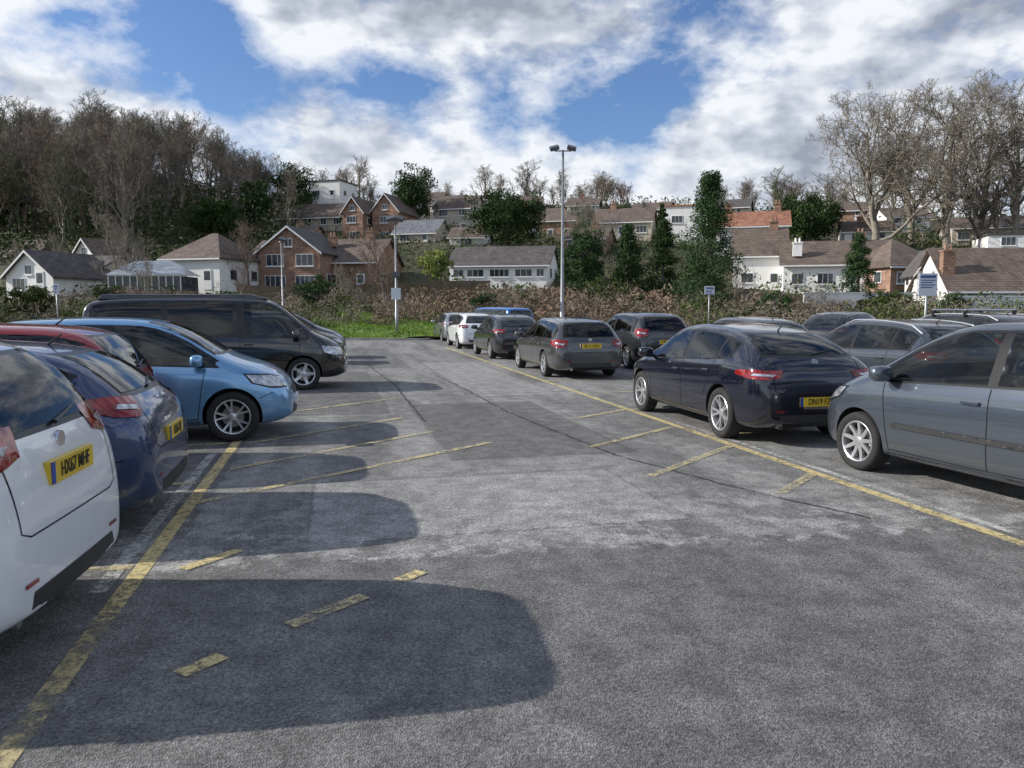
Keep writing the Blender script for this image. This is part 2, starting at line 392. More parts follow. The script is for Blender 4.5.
    frnt('window_trim',[(-a0w*sy-.03,z0w-.02),(a0w*sy+.03,z0w-.02),(a1w*sy+.03,z1w+.015),(-a1w*sy-.03,z1w+.015)],.002,holes=[shr(wsp,.01)] if open_ok else ())
    frnt('windows',wsp,.006)
    sb=.30
    bz=lambda x:belt(x)+.0
    xB=(w[1][1]+w[2][0])/2*sx; xF=(w[2][1]-.02)*sx; xR=(w[0][1]+w[1][0])/2*sx
    side('panel_gaps',ribbon([(xB,bz(xB)),(xB-.01,.7),(xB-.01,sb)],.009),.003,.05)
    side('panel_gaps',ribbon([(xF-.1*sx,bz(xF)),(xF-.14,.7),(xF-.2,sb)],.009),.003,.05)
    if kind!='van': side('panel_gaps',ribbon([(xR,bz(xR)),(xR+.02,.85),(xR+.2,.62),(xR+.27,.5)],.009),.003,.05)
    side('panel_gaps',ribbon([(xF-.2,sb),(0,sb-.01),(xR+.32,sb)],.009),.003,.06)
    side('panel_gaps',ribbon([(S['ax'][0]*sx+.33,.55),(S['ax'][0]*sx+.5,.62)],.008),.003,.05)
    side('panel_gaps',ribbon([(S['ax'][1]*sx-.34,.55),(S['ax'][1]*sx-.62,.62)],.008),.003,.05)
    hz=(.66 if kind!='van' else .55)*sz; hy=.6*sy
    rear('panel_gaps',ribbon([(-hy,(S['rg'][0]-.06)*sz),(-hy+.02,hz+.03),(-hy+.1,hz),(hy-.1,hz),(hy-.02,hz+.03),(hy,(S['rg'][0]-.06)*sz)],.008),.003,.05)
    if bumper:
        rear('lower_trim',[(-.56*sy,.30),(.56*sy,.30),(.5*sy,.40),(-.5*sy,.40)],.003)
        for sd in (1,-1): rear('tail_lamps',[(sd*.46*sy,.435),(sd*.58*sy,.435),(sd*.58*sy,.455),(sd*.46*sy,.455)][::sd],.005,.04)
    frnt('lower_trim',[(-.5*sy,.30),(.5*sy,.30),(.42*sy,.43),(-.42*sy,.43)],.003)
    frnt('lower_trim',[(-.34*sy,.56*sz),(.34*sy,.56*sz),(.38*sy,.66*sz),(-.38*sy,.66*sz)],.003)
    side('lower_trim',[(S['ax'][1]*sx+wr+.06,S['bot']+.02),(S['ax'][0]*sx-wr-.06,S['bot']+.02),(S['ax'][0]*sx-wr-.07,S['bot']+.07),(S['ax'][1]*sx+wr+.07,S['bot']+.07)],.003)
    if strip: side('lower_trim',[(-.92*sx,.54),(.85*sx,.53),(.85*sx,.575),(-.92*sx,.585)],.02,.02)
    lz0,lz1,lu0,lu1=lampcfg or S['lamp']; 
    if lampcfg is None: lz0*=sz; lz1*=sz
    Lh=S['L']/2*sx
    for sd in (1,-1):
        D=Vector((math.cos(math.radians(40)),-sd*math.sin(math.radians(40)),0))
        U=Vector((-math.sin(math.radians(40)),-sd*math.cos(math.radians(40)),0))
        O=(-Lh+.1,(hw(-Lh+.12)-.04)*sd,0)
        hh=lz1-lz0
        decal('tail_lamps',[(lu0,lz0+hh*.45),(lu0*.4,lz0+.1*hh),(lu1*.5,lz0),(lu1,lz0+hh*.2),(lu1,lz1-hh*.1),(lu0*.2,lz1),(lu0*.9,lz1-hh*.1)],O,U,D,.008,.045)
        decal('tail_lamp_centres',[(lu0*.3,lz0+hh*.42),(lu1*.6,lz0+hh*.32),(lu1*.75,lz0+hh*.5),(lu0*.2,lz0+hh*.62)],O,U,D,.013,.04)
        hz0,hz1=[q*sz for q in S['hl']]
        D=Vector((-math.cos(math.radians(45)),-sd*math.sin(math.radians(45)),0))
        U=Vector((math.sin(math.radians(45)),-sd*math.cos(math.radians(45)),0))
        O=(Lh-.22,(hw(Lh-.22)-.02)*sd,0)
        decal('head_lamp_surrounds',[(-.33,hz1+.02),(-.27,hz0+.05),(-.05,hz0-.02),(.26,hz0-.03),(.27,hz1-.05),(0,hz1)],O,U,D,.003,.05)
        decal('head_lamps',[(-.3,hz1),(-.25,hz0+.06),(-.05,hz0),(.24,hz0-.01),(.25,hz1-.06),(0,hz1-.02)],O,U,D,.008,.045)
    mats={'windows':GLASSC if open_ok else GLASS,'rear_windows':(glass or GLASSC) if open_ok else GLASS,'window_trim':TRIM,'panel_gaps':SEAM,'lower_trim':PLASTIC,'tail_lamps':REDL,'tail_lamp_centres':CLEARL,'head_lamps':CLEARL,'head_lamp_surrounds':TRIM}
    for k,b in G.items(): b.obj(k,[mats[k]],root,smooth=True,recalc=False)
    if open_ok:
        sb_=MB(); be=belt(0)
        def seat(x,y,wd,hr=True):
            lean=.16
            vs=[]
            for (z,xx,ww,t) in ((.55,x+.02,wd,.12),(be+.02,x-lean*.6,wd,.11),(be+.17,x-lean,wd*.86,.08)):
                vs+=[(xx-t/2,y-ww/2,z),(xx+t/2,y-ww/2,z),(xx+t/2,y+ww/2,z),(xx-t/2,y+ww/2,z)]
            fs=[(3,2,1,0),(8,9,10,11)]
            for i in (0,4): fs+=[(i,i+1,i+5,i+4),(i+1,i+2,i+6,i+5),(i+2,i+3,i+7,i+6),(i+3,i,i+4,i+7)]
            sb_.add(vs,fs)
            if hr:
                for yy in ((y,) if wd<.7 else (y-.4,y+.4)): sb_.box(x-lean-.06,x-lean+.03,yy-.13,yy+.13,be+.2,be+.36)
        seat(-.35*sx,-.36,.5); seat(-.35*sx,.36,.5); seat(-1.2*sx,0,1.2)
        sb_.obj('seats',[SEAT],root,bevel=.025)
        st=MB(); cx=.42*sx; ring=[(cx+.07*math.sin(a),-.36+.18*math.cos(a)*1.0,be+.03+.17*math.sin(a)) for a in np.linspace(0,2*math.pi,17)]
        st.tube(ring,[.014]*17,6); st.tube([(cx,-.36,be+.03),(cx+.25,-.36,be-.1)],[.04,.04],6)
        st.box(cx+.22,cx+.75,-.62*sy,.62*sy,.56,be+.0)
        st.tube([(.42*sx,0,top(.42*sx)-.12),(.46*sx,0,top(.42*sx)-.12)],[.05,.05],8)
        st.obj('steering_wheel',[INT],root)
    for i,ax in enumerate(S['ax']):
        for sd in (1,-1):
            wo=bpy.data.objects.new('wheel',WHEELS[ws]); link(wo,root)
            wo.location=(ax*sx,sd*(hw(ax*sx)-.115),wr); s=wr/.322; wo.scale=(s,1,s)
            wo.rotation_euler=(0,R.uniform(0,6),0 if sd>0 else math.pi)
    mb=MB()
    mx=(w[2][1]-.2)*sx; mz=belt(mx)+.10
    for sd in (1,-1):
        cy=sd*(hw(mx)+.085)
        nu,nv=14,8; vs=[];fs=[]
        sg=lambda q,e:math.copysign(abs(q)**e,q)
        for i in range(nv+1):
            ph=math.pi*i/nv
            for j in range(nu):
                th=2*math.pi*j/nu
                X=sg(math.sin(ph),.6)*sg(math.cos(th),.7)*.075; Y=sg(math.sin(ph),.6)*sg(math.sin(th),.7)*.12; Z=sg(math.cos(ph),.7)*.075
                vs.append((mx+X,cy+Y,mz+Z))
        for i in range(nv):
            for j in range(nu): fs.append((i*nu+j,i*nu+(j+1)%nu,(i+1)*nu+(j+1)%nu,(i+1)*nu+j))
        mb.add(vs,fs,0)
        mb.box(mx-.02,mx+.05,min(cy,cy-sd*.16),max(cy,cy-sd*.16),mz-.08,mz-.045,1)
    mb.obj('door_mirrors',[pm,TRIM],root,smooth=True)
    hb=MB()
    for hx in (xB+.16*sx,xR+.16*sx):
        if kind=='van' and hx<0: continue
        for sd in (1,-1):
            zz=belt(hx)-.13; h=hit((hx,4*sd,zz),(0,-sd,0))
            if h: y=h[0].y; hb.box(hx-.09,hx+.09,min(y+sd*.0,y+sd*.03),max(y,y+sd*.03),zz-.014,zz+.016)
    hb.obj('door_handles',[pm],root,bevel=.006)
    pz=plz or S['plz']*sz
    pb=MB()
    hs=[hit((-4,0,pz+q),(1,0,0)) for q in (-.05,0,.05)]
    px=min(h[0].x for h in hs)-.012
    pb.box(px-.006,px+.03,-.26,.26,pz-.056,pz+.056,0)
    pb.box(px-.008,px,.225,.26,pz-.054,pz+.054,2)
    hf=hit((4,0,.46),(-1,0,0)); qx=hf[0].x+.012
    pb.box(qx-.03,qx+.006,-.26,.26,.405,.515,1)
    pb.obj('number_plates',[PLY,PLW,BLUEB],root)
    if plate:
        mt=Matrix(((0,0,-1,0),(-1,0,0,0),(0,1,0,0),(0,0,0,1)))
        c=bpy.data.curves.new('plate_text','FONT'); c.body=plate; c.size=.105; c.align_x='CENTER'; c.align_y='CENTER'; c.extrude=.001; c.offset=.0006
        c.materials.append(BLK); t=bpy.data.objects.new('plate_text',c); link(t,root)
        t.matrix_local=Matrix.Translation((px-.010,-.02,pz))@mt@Matrix.Diagonal((.74,1,1,1))
    db=MB()
    if kind!='van':
        zz=(S['rg'][0]-.09)*sz; h=hit((-4,0,zz),(1,0,0))
        if h: db.tube([(h[0].x-.012,0,zz),(h[0].x+.01,0,zz)],[.045,.045],16,0)
        if wiper:
            z0=S['rg'][0]*sz
            h=hit((-4,0,z0+.01),(1,0,0)); h2=hit((-4,-.3,z0+.05),(1,0,0))
            if h and h2: db.tube([(h[0].x-.03,0,z0),(h2[0].x-.025,-.32,z0+.05)],[.012,.007],6,1)
        db.tube([(-1.2*sx,0,top(-1.2*sx)),(-1.32*sx,0,top(-1.2*sx)+.09)],[.012,.004],6,1)
    db.tube([(-Lh+.2,.45,.24),(-Lh+.1,.45,.24)],[.03,.03],10,0)
    if rails:
        for sd in (1,-1):
            xx=np.linspace(-1.6*sx,.35*sx,9); pts=[]
            for i,x in enumerate(xx):
                h=hit((x,sd*(rwf(x)-.03),4),(0,0,-1)); z=h[0].z if h else top(x)
                pts.append((x,sd*(rwf(x)-.03),z+(.0 if i in (0,8) else .045)))
            db.tube(pts,[.014]*9,8,2)
    if bars:
        for x in (-.8,.05):
            zt=top(x)+.07; db.tube([(x,-.62,zt),(x,.62,zt)],[.022,.022],8,2)
            for sd in (1,-1): db.box(x-.03,x+.03,sd*.6-.03,sd*.6+.03,zt-.13,zt-.01,1)
    db.obj('fittings',[CHROME,TRIM,ALLOY],root,smooth=False)
    if pop:
        pbm=MB(); vs=[]
        for (x,z,y) in ((-2.25,1.90,.62),(-2.2,1.965,.58),(.6,1.985,.58),(.95,1.91,.62)):
            vs+=[(x,-y,z),(x,y,z)]
        vs+=[(-2.25,-.62,1.86),(-2.25,.62,1.86),(.95,-.62,1.86),(.95,.62,1.86)]
        pbm.add(vs,[(0,1,3,2),(2,3,5,4),(4,5,7,6),(0,2,4,6,10,8),(1,9,11,7,5,3),(8,9,1,0),(6,7,11,10),(8,10,11,9)])
        pbm.obj('pop_top_roof',[pm],root,bevel=.02)
    return root
P_white=paint('paint_white',(.80,.82,.84),0,.3,.3)
P_navy=paint('paint_navy',(.02,.045,.13),.5)
P_lblue=paint('paint_light_blue',(.18,.40,.66),.55,.26)
P_black=paint('paint_black',(.004,.004,.005),.0,.2,.2)
P_bnavy=paint('paint_black_navy',(.005,.007,.020),.3,.2,.2)
P_grey=paint('paint_grey',(.085,.085,.09),.6)
P_slate=paint('paint_slate',(.10,.12,.15),.6,.26)
P_slate2=paint('paint_slate_blue',(.07,.085,.105),.6,.3)
P_dgrey=paint('paint_dark_grey',(.03,.032,.037),.5)
P_red=paint('paint_red',(.28,.012,.012),.2)
P_blue=paint('paint_blue',(.01,.15,.5),.1)
P_silver=paint('paint_silver',(.35,.36,.37),.7)
LH=90+13.2
car('parked_car',(-4.28,3.61),180+9,'mpv',P_white,L=4.07,H=1.6,ws=2,plate='HX67 MHF',plz=.90,lampcfg=(.98,1.17,-.13,.27),inside=True,glass=GLASSP)
car('parked_car',(-4.76,5.78),180+13.2,'hatch',P_navy,L=4.1,H=1.47,ws=0,plate='KE66 LBJ',plz=.72,lampcfg=(.91,1.06,-.30,.13),inside=True,glass=GLASSP)
car('parked_car',(-5.85,7.75),180+13.2,'mpv',P_red,L=4.0,H=1.55,inside=True)
car('parked_car',(-4.98,10.22),13.2,'mpv',P_lblue,L=4.05,H=1.58,ws=0,inside=True)
car('parked_van',(-6.13,16.4),13.2,'van',P_black,ws=1,pop=True,wr=.34,inside=True,glass=GLASSP)
car('parked_car',(-7.3,23.6),13.2,'hatch',P_dgrey,sub=1)
car('parked_car',(-7.9,26.2),13.2,'mpv',P_slate,sub=1,L=4.4)
car('parked_car',(3.28,11.48),90+12.5,'fastback',P_bnavy,L=4.37,ws=0,plate='DN19 FZK',plz=.56,wr=.335,lampcfg=(.83,.95,-.34,.24),inside=True,glass=GLASSP)
car('parked_car',(4.86,6.98),90+18,'mpv',P_slate,L=4.25,H=1.6,W=.9,ws=2,strip=True,wr=.31,inside=True)
car('parked_car',(1.36,20.6),LH-1,'estate',P_grey,ws=1,plate='BD12 OXH',plz=.80,inside=True,glass=GLASSP)
car('parked_car',(3.75,23.1),LH-1,'mpv',P_dgrey,L=4.4,H=1.58,plate='YK14 EUF',plz=.78,inside=True,glass=GLASSP)
car('parked_car',(-.2,27.3),LH,'hatch',P_dgrey,H=1.5)
car('parked_car',(-1.73,33.6),LH,'hatch',P_white,L=4.0,H=1.5,sub=1)
car('parked_car',(-2.9,39.3),LH,'hatch',P_silver,L=4.0,sub=1)
car('parked_van',(-.9,44.0),LH+20,'van',P_blue,H=1.75,sub=1)
car('parked_car',(6.9,14.2),LH-2,'hatch',P_slate2,L=4.4,H=1.5,rails=True,inside=True)
car('parked_car',(9.6,16.6),LH,'mpv',P_dgrey,rails=True,bars=True,sub=1)
car('parked_car',(5.9,19.5),LH,'hatch',P_grey,sub=1)
car('parked_car',(11.3,26.0),LH-60,'hatch',P_black,H=1.6,sub=1)
# ------------------------------------------------------------------ terrain
def H(x,y):
    z=interp([(36,0),(50,.5),(62,1.4),(72,2.6),(80,3.3),(88,4),(100,7),(110,9.5),(125,12.2),(140,15.5),(165,22),(200,27),(260,31),(400,32),(900,32)],y)
    if y>36:
        q=min(1,max(0,(-x/y-.3)/.2)); z*=1+.36*q*min(1,max(0,(y-95)/40))
        q2=min(1,max(0,(x/y-.15)/.3)); z*=1-.12*q2*min(1,max(0,(y-130)/40))
        z+=.25*math.sin(x*.21+y*.13)*min(1,(y-36)/30)
    return z
ter=MB(); gx=list(np.concatenate([np.linspace(-900,-130,12),np.linspace(-120,120,81),np.linspace(130,900,12)])); gy=list(np.concatenate([np.linspace(-400,20,8),np.linspace(30,210,91),np.linspace(220,1000,16)]))
vs=[(x,y,H(x,y)) for y in gy for x in gx]; nx=len(gx)
fs=[(j*nx+i,j*nx+i+1,(j+1)*nx+i+1,(j+1)*nx+i) for j in range(len(gy)-1) for i in range(nx-1)]
ter.add(vs,fs)
m,nt,b,o=new_mat('hill_ground'); c=posc(nt)
f=noise(nt,c,.12,4,.6); g=noise(nt,c,3,2)
cc=mixc(nt,g,ramp(nt,f,[(.4,(.055,.07,.022)),(.55,(.09,.075,.045))]),(.045,.05,.02))
nt.links.new(cc,b.inputs['Base Color']); b.inputs['Roughness'].default_value=.95
ter.obj('hillside_ground',[m],smooth=True,recalc=False)
# asphalt
m,nt,b,o=new_mat('asphalt'); c=posc(nt)
rot=N(nt,'ShaderNodeMapping'); rot.inputs['Rotation'].default_value=(0,0,math.radians(-13.2)); nt.links.new(c,rot.inputs['Vector'])
st=N(nt,'ShaderNodeMapping'); st.inputs['Scale'].default_value=(1.1,.16,1); nt.links.new(rot.outputs[0],st.inputs['Vector'])
sep=N(nt,'ShaderNodeSeparateXYZ'); nt.links.new(c,sep.inputs[0])
big=noise(nt,c,.45,4,.62,'2D'); streak=noise(nt,st.outputs[0],1.3,4,.6,'2D')
agg2=noise(nt,c,45,3,.8,'2D')
vor=N(nt,'ShaderNodeTexVoronoi'); vor.voronoi_dimensions='2D'; vor.inputs['Scale'].default_value=115; nt.links.new(c,vor.inputs['Vector'])
mid=noise(nt,c,4,6,.7,'2D')
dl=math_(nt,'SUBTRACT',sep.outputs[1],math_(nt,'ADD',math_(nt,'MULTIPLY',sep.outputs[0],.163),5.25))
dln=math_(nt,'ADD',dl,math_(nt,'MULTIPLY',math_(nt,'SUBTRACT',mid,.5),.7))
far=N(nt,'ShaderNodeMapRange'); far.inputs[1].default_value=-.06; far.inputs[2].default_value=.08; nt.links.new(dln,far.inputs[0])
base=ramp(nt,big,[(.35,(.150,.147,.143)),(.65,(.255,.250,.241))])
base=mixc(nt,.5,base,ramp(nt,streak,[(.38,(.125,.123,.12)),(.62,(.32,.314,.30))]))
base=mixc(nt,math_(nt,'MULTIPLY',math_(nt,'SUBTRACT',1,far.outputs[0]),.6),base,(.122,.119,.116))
sr=N(nt,'ShaderNodeSeparateXYZ'); nt.links.new(rot.outputs[0],sr.inputs[0])
wob=math_(nt,'MULTIPLY',math_(nt,'SUBTRACT',mid,.5),.14)
XX=math_(nt,'ADD',sr.outputs[0],wob); YY=math_(nt,'ADD',sr.outputs[1],wob)
def rng(v,a,b_):
    return math_(nt,'SUBTRACT',(b_-a)/2,math_(nt,'ABSOLUTE',math_(nt,'SUBTRACT',v,(a+b_)/2)))
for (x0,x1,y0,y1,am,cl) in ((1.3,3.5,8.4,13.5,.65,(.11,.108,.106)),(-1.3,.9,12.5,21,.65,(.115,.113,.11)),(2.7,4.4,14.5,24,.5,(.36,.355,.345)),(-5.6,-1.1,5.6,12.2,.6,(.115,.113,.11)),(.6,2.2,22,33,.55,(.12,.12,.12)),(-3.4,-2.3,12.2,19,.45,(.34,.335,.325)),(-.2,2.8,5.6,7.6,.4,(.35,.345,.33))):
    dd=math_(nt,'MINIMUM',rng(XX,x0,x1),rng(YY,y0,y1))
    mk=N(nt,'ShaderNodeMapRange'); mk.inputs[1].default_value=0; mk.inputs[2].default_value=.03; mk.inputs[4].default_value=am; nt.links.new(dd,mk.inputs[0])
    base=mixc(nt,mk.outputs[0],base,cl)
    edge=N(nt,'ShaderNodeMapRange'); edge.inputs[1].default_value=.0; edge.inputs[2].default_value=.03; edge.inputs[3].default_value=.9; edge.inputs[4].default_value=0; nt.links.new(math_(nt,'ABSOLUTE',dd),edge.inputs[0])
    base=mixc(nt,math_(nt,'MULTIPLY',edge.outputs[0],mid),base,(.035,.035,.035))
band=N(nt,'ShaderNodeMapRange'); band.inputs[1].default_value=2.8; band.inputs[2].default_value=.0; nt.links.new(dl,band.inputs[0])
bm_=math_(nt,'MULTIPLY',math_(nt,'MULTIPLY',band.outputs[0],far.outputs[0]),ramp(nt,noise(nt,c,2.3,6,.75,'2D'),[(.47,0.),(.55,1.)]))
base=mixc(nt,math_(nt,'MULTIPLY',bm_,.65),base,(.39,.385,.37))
spk=ramp(nt,vor.outputs['Color'],[(.15,.5),(.85,1.55)])
base=mixc(nt,.8,base,spk,'MULTIPLY')
base=mixc(nt,.8,base,ramp(nt,agg2,[(.3,.6),(.7,1.4)]),'MULTIPLY')
base=mixc(nt,.85,base,ramp(nt,mid,[(.35,.70),(.65,1.24)]),'MULTIPLY')
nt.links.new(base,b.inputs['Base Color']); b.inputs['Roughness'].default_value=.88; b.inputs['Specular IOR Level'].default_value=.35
bp=N(nt,'ShaderNodeBump'); bp.inputs['Strength'].default_value=.7; bp.inputs['Distance'].default_value=.005
nt.links.new(vor.outputs['Distance'],bp.inputs['Height']); nt.links.new(bp.outputs[0],b.inputs['Normal'])
ASPH=m
ab=MB()
poly=[(-70,-40),(70,-40),(70,36),(14,45),(10,50),(-1.8,52),(-3.9,39),(-4.3,38.2),(-11.5,38.6),(-30,37),(-70,36)]
ab.add([(x,y,.004) for x,y in poly],[tuple(range(len(poly)))])
ao=ab.obj('car_park_surface',[ASPH],recalc=False)
me=ao.data
bm=bmesh.new(); bm.from_mesh(me); bmesh.ops.triangulate(bm,faces=bm.faces[:]); bmesh.ops.subdivide_edges(bm,edges=[e for e in bm.edges if e.calc_length()>3],cuts=14,use_grid_fill=True)
for v in bm.verts: v.co.z=.004+(max(0,H(v.co.x,v.co.y))+.03 if v.co.y>36 else 0)
bm.to_mesh(me); bm.free()
# ------------------------------------------------------------------ markings
def worn(name,col,thr,sc=9,mx_=.85):
    m,nt,b,o=new_mat(name); c=posc(nt)
    b.inputs['Roughness'].default_value=.85
    f=noise(nt,c,sc,6,.85,'2D'); f2=noise(nt,c,2.1,2,.5,'2D')
    nt.links.new(ramp(nt,f,[(.3,[x*.55 for x in col]),(.7,col)]),b.inputs['Base Color'])
    k=ramp(nt,math_(nt,'ADD',math_(nt,'MULTIPLY',f,.7),math_(nt,'MULTIPLY',f2,.3)),[(thr-.06,.08),(thr+.06,mx_)])
    t=N(nt,'ShaderNodeBsdfTransparent'); mx=N(nt,'ShaderNodeMixShader')
    nt.links.new(k,mx.inputs[0]); nt.links.new(t.outputs[0],mx.inputs[1]); nt.links.new(b.outputs[0],mx.inputs[2]); nt.links.new(mx.outputs[0],o.inputs[0])
    return m
YEL=worn('worn_yellow_paint',(.78,.64,.31),.455,16,.92); YEL2=worn('very_worn_yellow_paint',(.68,.58,.33),.485,14,.85); YELD=worn('dim_yellow_paint',(.62,.52,.28),.52,12,.8)
WHT=worn('worn_white_paint',(.70,.69,.65),.49,14,.85); TAR=worn('tar_seam',(.04,.04,.04),.46,5,.9)
def line(name,p0,p1,w,mat,z=.008,jit=0,n=1):
    b=MB(); a=Vector(p0);c=Vector(p1);d=(c-a).normalized();nn=Vector((-d.y,d.x))*w/2
    n=max(n,1); vs=[]
    for i in range(n+1):
        p=a.lerp(c,i/n)+nn*(R.uniform(-jit,jit)*2/w*.5 if jit else 0)
        vs+=[((p+nn).x,(p+nn).y,z),((p-nn).x,(p-nn).y,z)]
    b.add(vs,[(2*i,2*i+1,2*i+3,2*i+2) for i in range(n)])
    return b.obj(name,[mat],recalc=False)
def ST(s,t): return (-.2288*s+.9735*t,.9735*s+.2288*t)
tr=4.546*K; tl=-1.168*K
line('yellow_line',ST(3,tr),ST(13,tr),.115,YEL)
line('yellow_line',ST(13,tr),ST(38,tr-.02),.115,YEL)
line('white_line',ST(3,tr+.18),ST(10.5,tr+.16),.09,WHT)
line('yellow_line',ST(2.0,tl),ST(4.4,tl),.11,YELD); line('yellow_line',ST(4.4,tl),ST(10.4,tl+.05),.11,YEL)
line('white_line',ST(4.9,tl-.15),ST(9.5,tl-.13),.10,WHT)
for a,c,mt in (((2.117,10.2),(.896,8.73),YEL2),((2.52,8.79),(1.313,7.2),YEL2),((1.85,12.1),(.8,10.9),YEL2),((2.9,7.3),(2.3,6.5),YEL2),
               ((-2.63,6.15),(-.26,9.05),YEL2),((-2.8,7.52),(-1.0,9.9),YEL2),((-1.45,3.22),(-1.33,3.40),YEL),((-1.12,3.74),(-.82,4.14),YEL2),((-.66,4.38),(-.55,4.54),YEL),((-2.02,4.58),(-1.8,4.95),YEL),((-3.1,9.0),(-1.6,11.1),YEL2),((-3.6,11.5),(-2.0,13.6),YEL2)):
    line('yellow_line',[K*q for q in a],[K*q for q in c],.10,mt,z=.012)
for s in (9.55,12.2,14.8,17.4): line('yellow_line',ST(s-.2,tr+.05),ST(s-.2,tr+4.4),.10,YEL2,z=.012)
for s in (5.35,7.85,10.1,12.4,14.8,19.3,21.8,24.3): line('yellow_line',ST(s,tl-4.2),ST(s,tl-.06),.10,YEL2,z=.012)
def seam(pts,w):
    for i in range(len(pts)-1): 
        a,c=pts[i],pts[i+1]; line('tar_seam',a,c,w,TAR,z=.006,jit=.03,n=18)
seam([(-1.95,19.5),(-.8,15.4),(-.1,12.6),(.65,10.4),(1.2,8.8),(2.1,7.2),(2.9,6.1)],.04)
seam([(-3.6,14.5),(-.6,15.2),(1.4,15.7)],.035)
seam([(-4.6,24),(-2.6,17),(-1.3,11.4)],.035)
KERB=M('kerb_concrete',(.28,.27,.25),.9,var=.25,scale=2,bump=.3)
kb=MB(); 
kp=[(-34,37.0),(-11.5,38.6),(-4.3,38.2),(-3.9,39),(-1.8,52)]
for i in range(len(kp)-1):
    a=Vector(kp[i]);c=Vector(kp[i+1]);d=(c-a).normalized();nn=Vector((-d.y,d.x))*.12
    q=[a,c,c+nn,a+nn]; z1=[H(*p)+.13 for p in q]
    kb.add([(p.x,p.y,-.1) for p in q]+[(p.x,p.y,z) for p,z in zip(q,z1)],[(0,1,2,3),(4,5,6,7),(0,1,5,4),(1,2,6,5),(2,3,7,6),(3,0,4,7)])
kb.obj('kerb',[KERB])
GRASSM=foliage('grass_blades',(.08,.15,.02),(.23,.33,.05),.5)
gh=lambda x,y:H(x,y)+.12+.55*min(1,(y-38.6)/14)+.1*math.sin(x*1.3+y)
gb=MB(); xs=np.linspace(-13.0,-2.6,24); ys=np.linspace(38.6,54,24)
vs=[(x,y,gh(x,y)) for y in ys for x in xs]
gb.add(vs,[(j*24+i,j*24+i+1,(j+1)*24+i+1,(j+1)*24+i) for j in range(23) for i in range(23)])
gb.obj('grass_bank',[M('grass_ground',(.10,.17,.03),.95,var=.5,scale=2)],smooth=True,recalc=False)
n=18000; C=np.stack([NR.uniform(-13,-2.6,n),NR.uniform(38.6,54,n),np.zeros(n)],1)
C[:,2]=[gh(x,y)+.05 for x,y in C[:,:2]]
link(bpy.data.objects.new('grass',quads('grass',cards(C,.15,.25,2.5),GRASSM)))
# ------------------------------------------------------------------ trees
BARK=M('bark',(.155,.135,.11),.95,var=.35,scale=1.5); BARKL=M('bark_pale',(.24,.21,.17),.95,var=.35,scale=1.5)
BARKR=M('bark_reddish',(.19,.14,.11),.95,var=.35,scale=1.5); BARKG=M('bark_ivy',(.09,.105,.05),.95,var=.5,scale=1)
def bare_mesh(seed,h=12,kids=(11,6,5,4),spread=.9,trunk=.28,bark=None,twig=.018,fork=.25,up=.25):
    r=random.Random(seed); b=MB()
    def grow(p,d,L,rad,lev):
        n=5 if lev<2 else (3 if lev==2 else 2); pts=[p.copy()]; dd=d.copy(); q=p.copy()
        for i in range(n):
            j=(.08,.2,.28,.38,.45)[lev]
            dd=(dd+Vector((r.gauss(0,j),r.gauss(0,j),r.gauss(0,j)+ (up*.5 if lev>0 else .05)))).normalized()
            q=q+dd*(L/n); pts.append(q.copy())
        end=max(twig*.6,rad*(.25 if lev==0 else .35)); rads=[rad+(end-rad)*i/n for i in range(n+1)]
        b.tube(pts,rads,(8,5,4,3,3)[lev],0,cap=False)
        if lev>=len(kids): return
        k=kids[lev]
        for i in range(k):
            t=(fork if lev==0 else .22)+(1-(fork if lev==0 else .22))*((i+r.random()*.8)/k); t=min(t,.999)
            f=t*n; a=int(f); pp=pts[a].lerp(pts[min(a+1,n)],f-a)
            di=(pts[min(a+1,n)]-pts[a]).normalized()
            az=i*2.4+r.uniform(-.5,.5); an=r.uniform(.45,.95)*spread*(1.15-.5*t if lev==0 else 1)
            s=di.cross(Vector((math.cos(az),math.sin(az),.3))).normalized()
            nd=(di*math.cos(an)+s*math.sin(an)).normalized()
            Lk=L*((.62-.25*t) if lev==0 else r.uniform(.4,.6)*(1.1-.4*t))
            rk=max(twig,(rads[a])*r.uniform(.4,.62))
            grow(pp,nd,Lk,rk,lev+1)
    grow(Vector((0,0,-.3)),Vector((0,0,1)),h*.86,trunk,0)
    zm=max(v[2] for v in b.v); k=h/zm
    b.v=[(x*k,y*k,z*k) for x,y,z in b.v]
    return b.mesh('bare_tree',[bark or BARK],smooth=True)
BT=[bare_mesh(i,12,(12,6,5,4),bark=(BARK,BARKL,BARKG,BARKR)[i],twig=.022,up=.35) for i in range(4)]
BIG=[bare_mesh(50+i,22,(13,10,7,5),spread=1.15,trunk=.55,bark=BARKL,twig=.028,fork=.10,up=.25) for i in range(3)]
SM=[bare_mesh(80+i,7,(10,7,5,4),trunk=.14,bark=(BARKL,BARKR)[i],twig=.012,fork=.08,up=.45) for i in range(2)]
def put(name,me,x,y,z,s,sxy=None,parent=None):
    o=bpy.data.objects.new(name,me); link(o,parent); o.location=(x,y,z); q=sxy or s; o.scale=(q,q,s); o.rotation_euler=(R.uniform(-.04,.04),R.uniform(-.04,.04),R.uniform(0,6.28)); return o
def bt(x_px,y_top,Y,me=None,h0=12,wf=1.0):
    x=(x_px-512)*Y/773; z=H(x,Y); h=max(4,1.7+(308-y_top)*Y/773-z)
    me=me or R.choice(BT); s=h/h0; return put('bare_tree',me,x,Y,z,s,s*wf)
EG=foliage('evergreen_leaves',(.012,.028,.009),(.062,.105,.03),.35)
EGL=foliage('conifer_leaves',(.016,.038,.014),(.072,.125,.044),.8)
EGY=foliage('variegated_leaves',(.11,.15,.03),(.38,.42,.14),1.2)
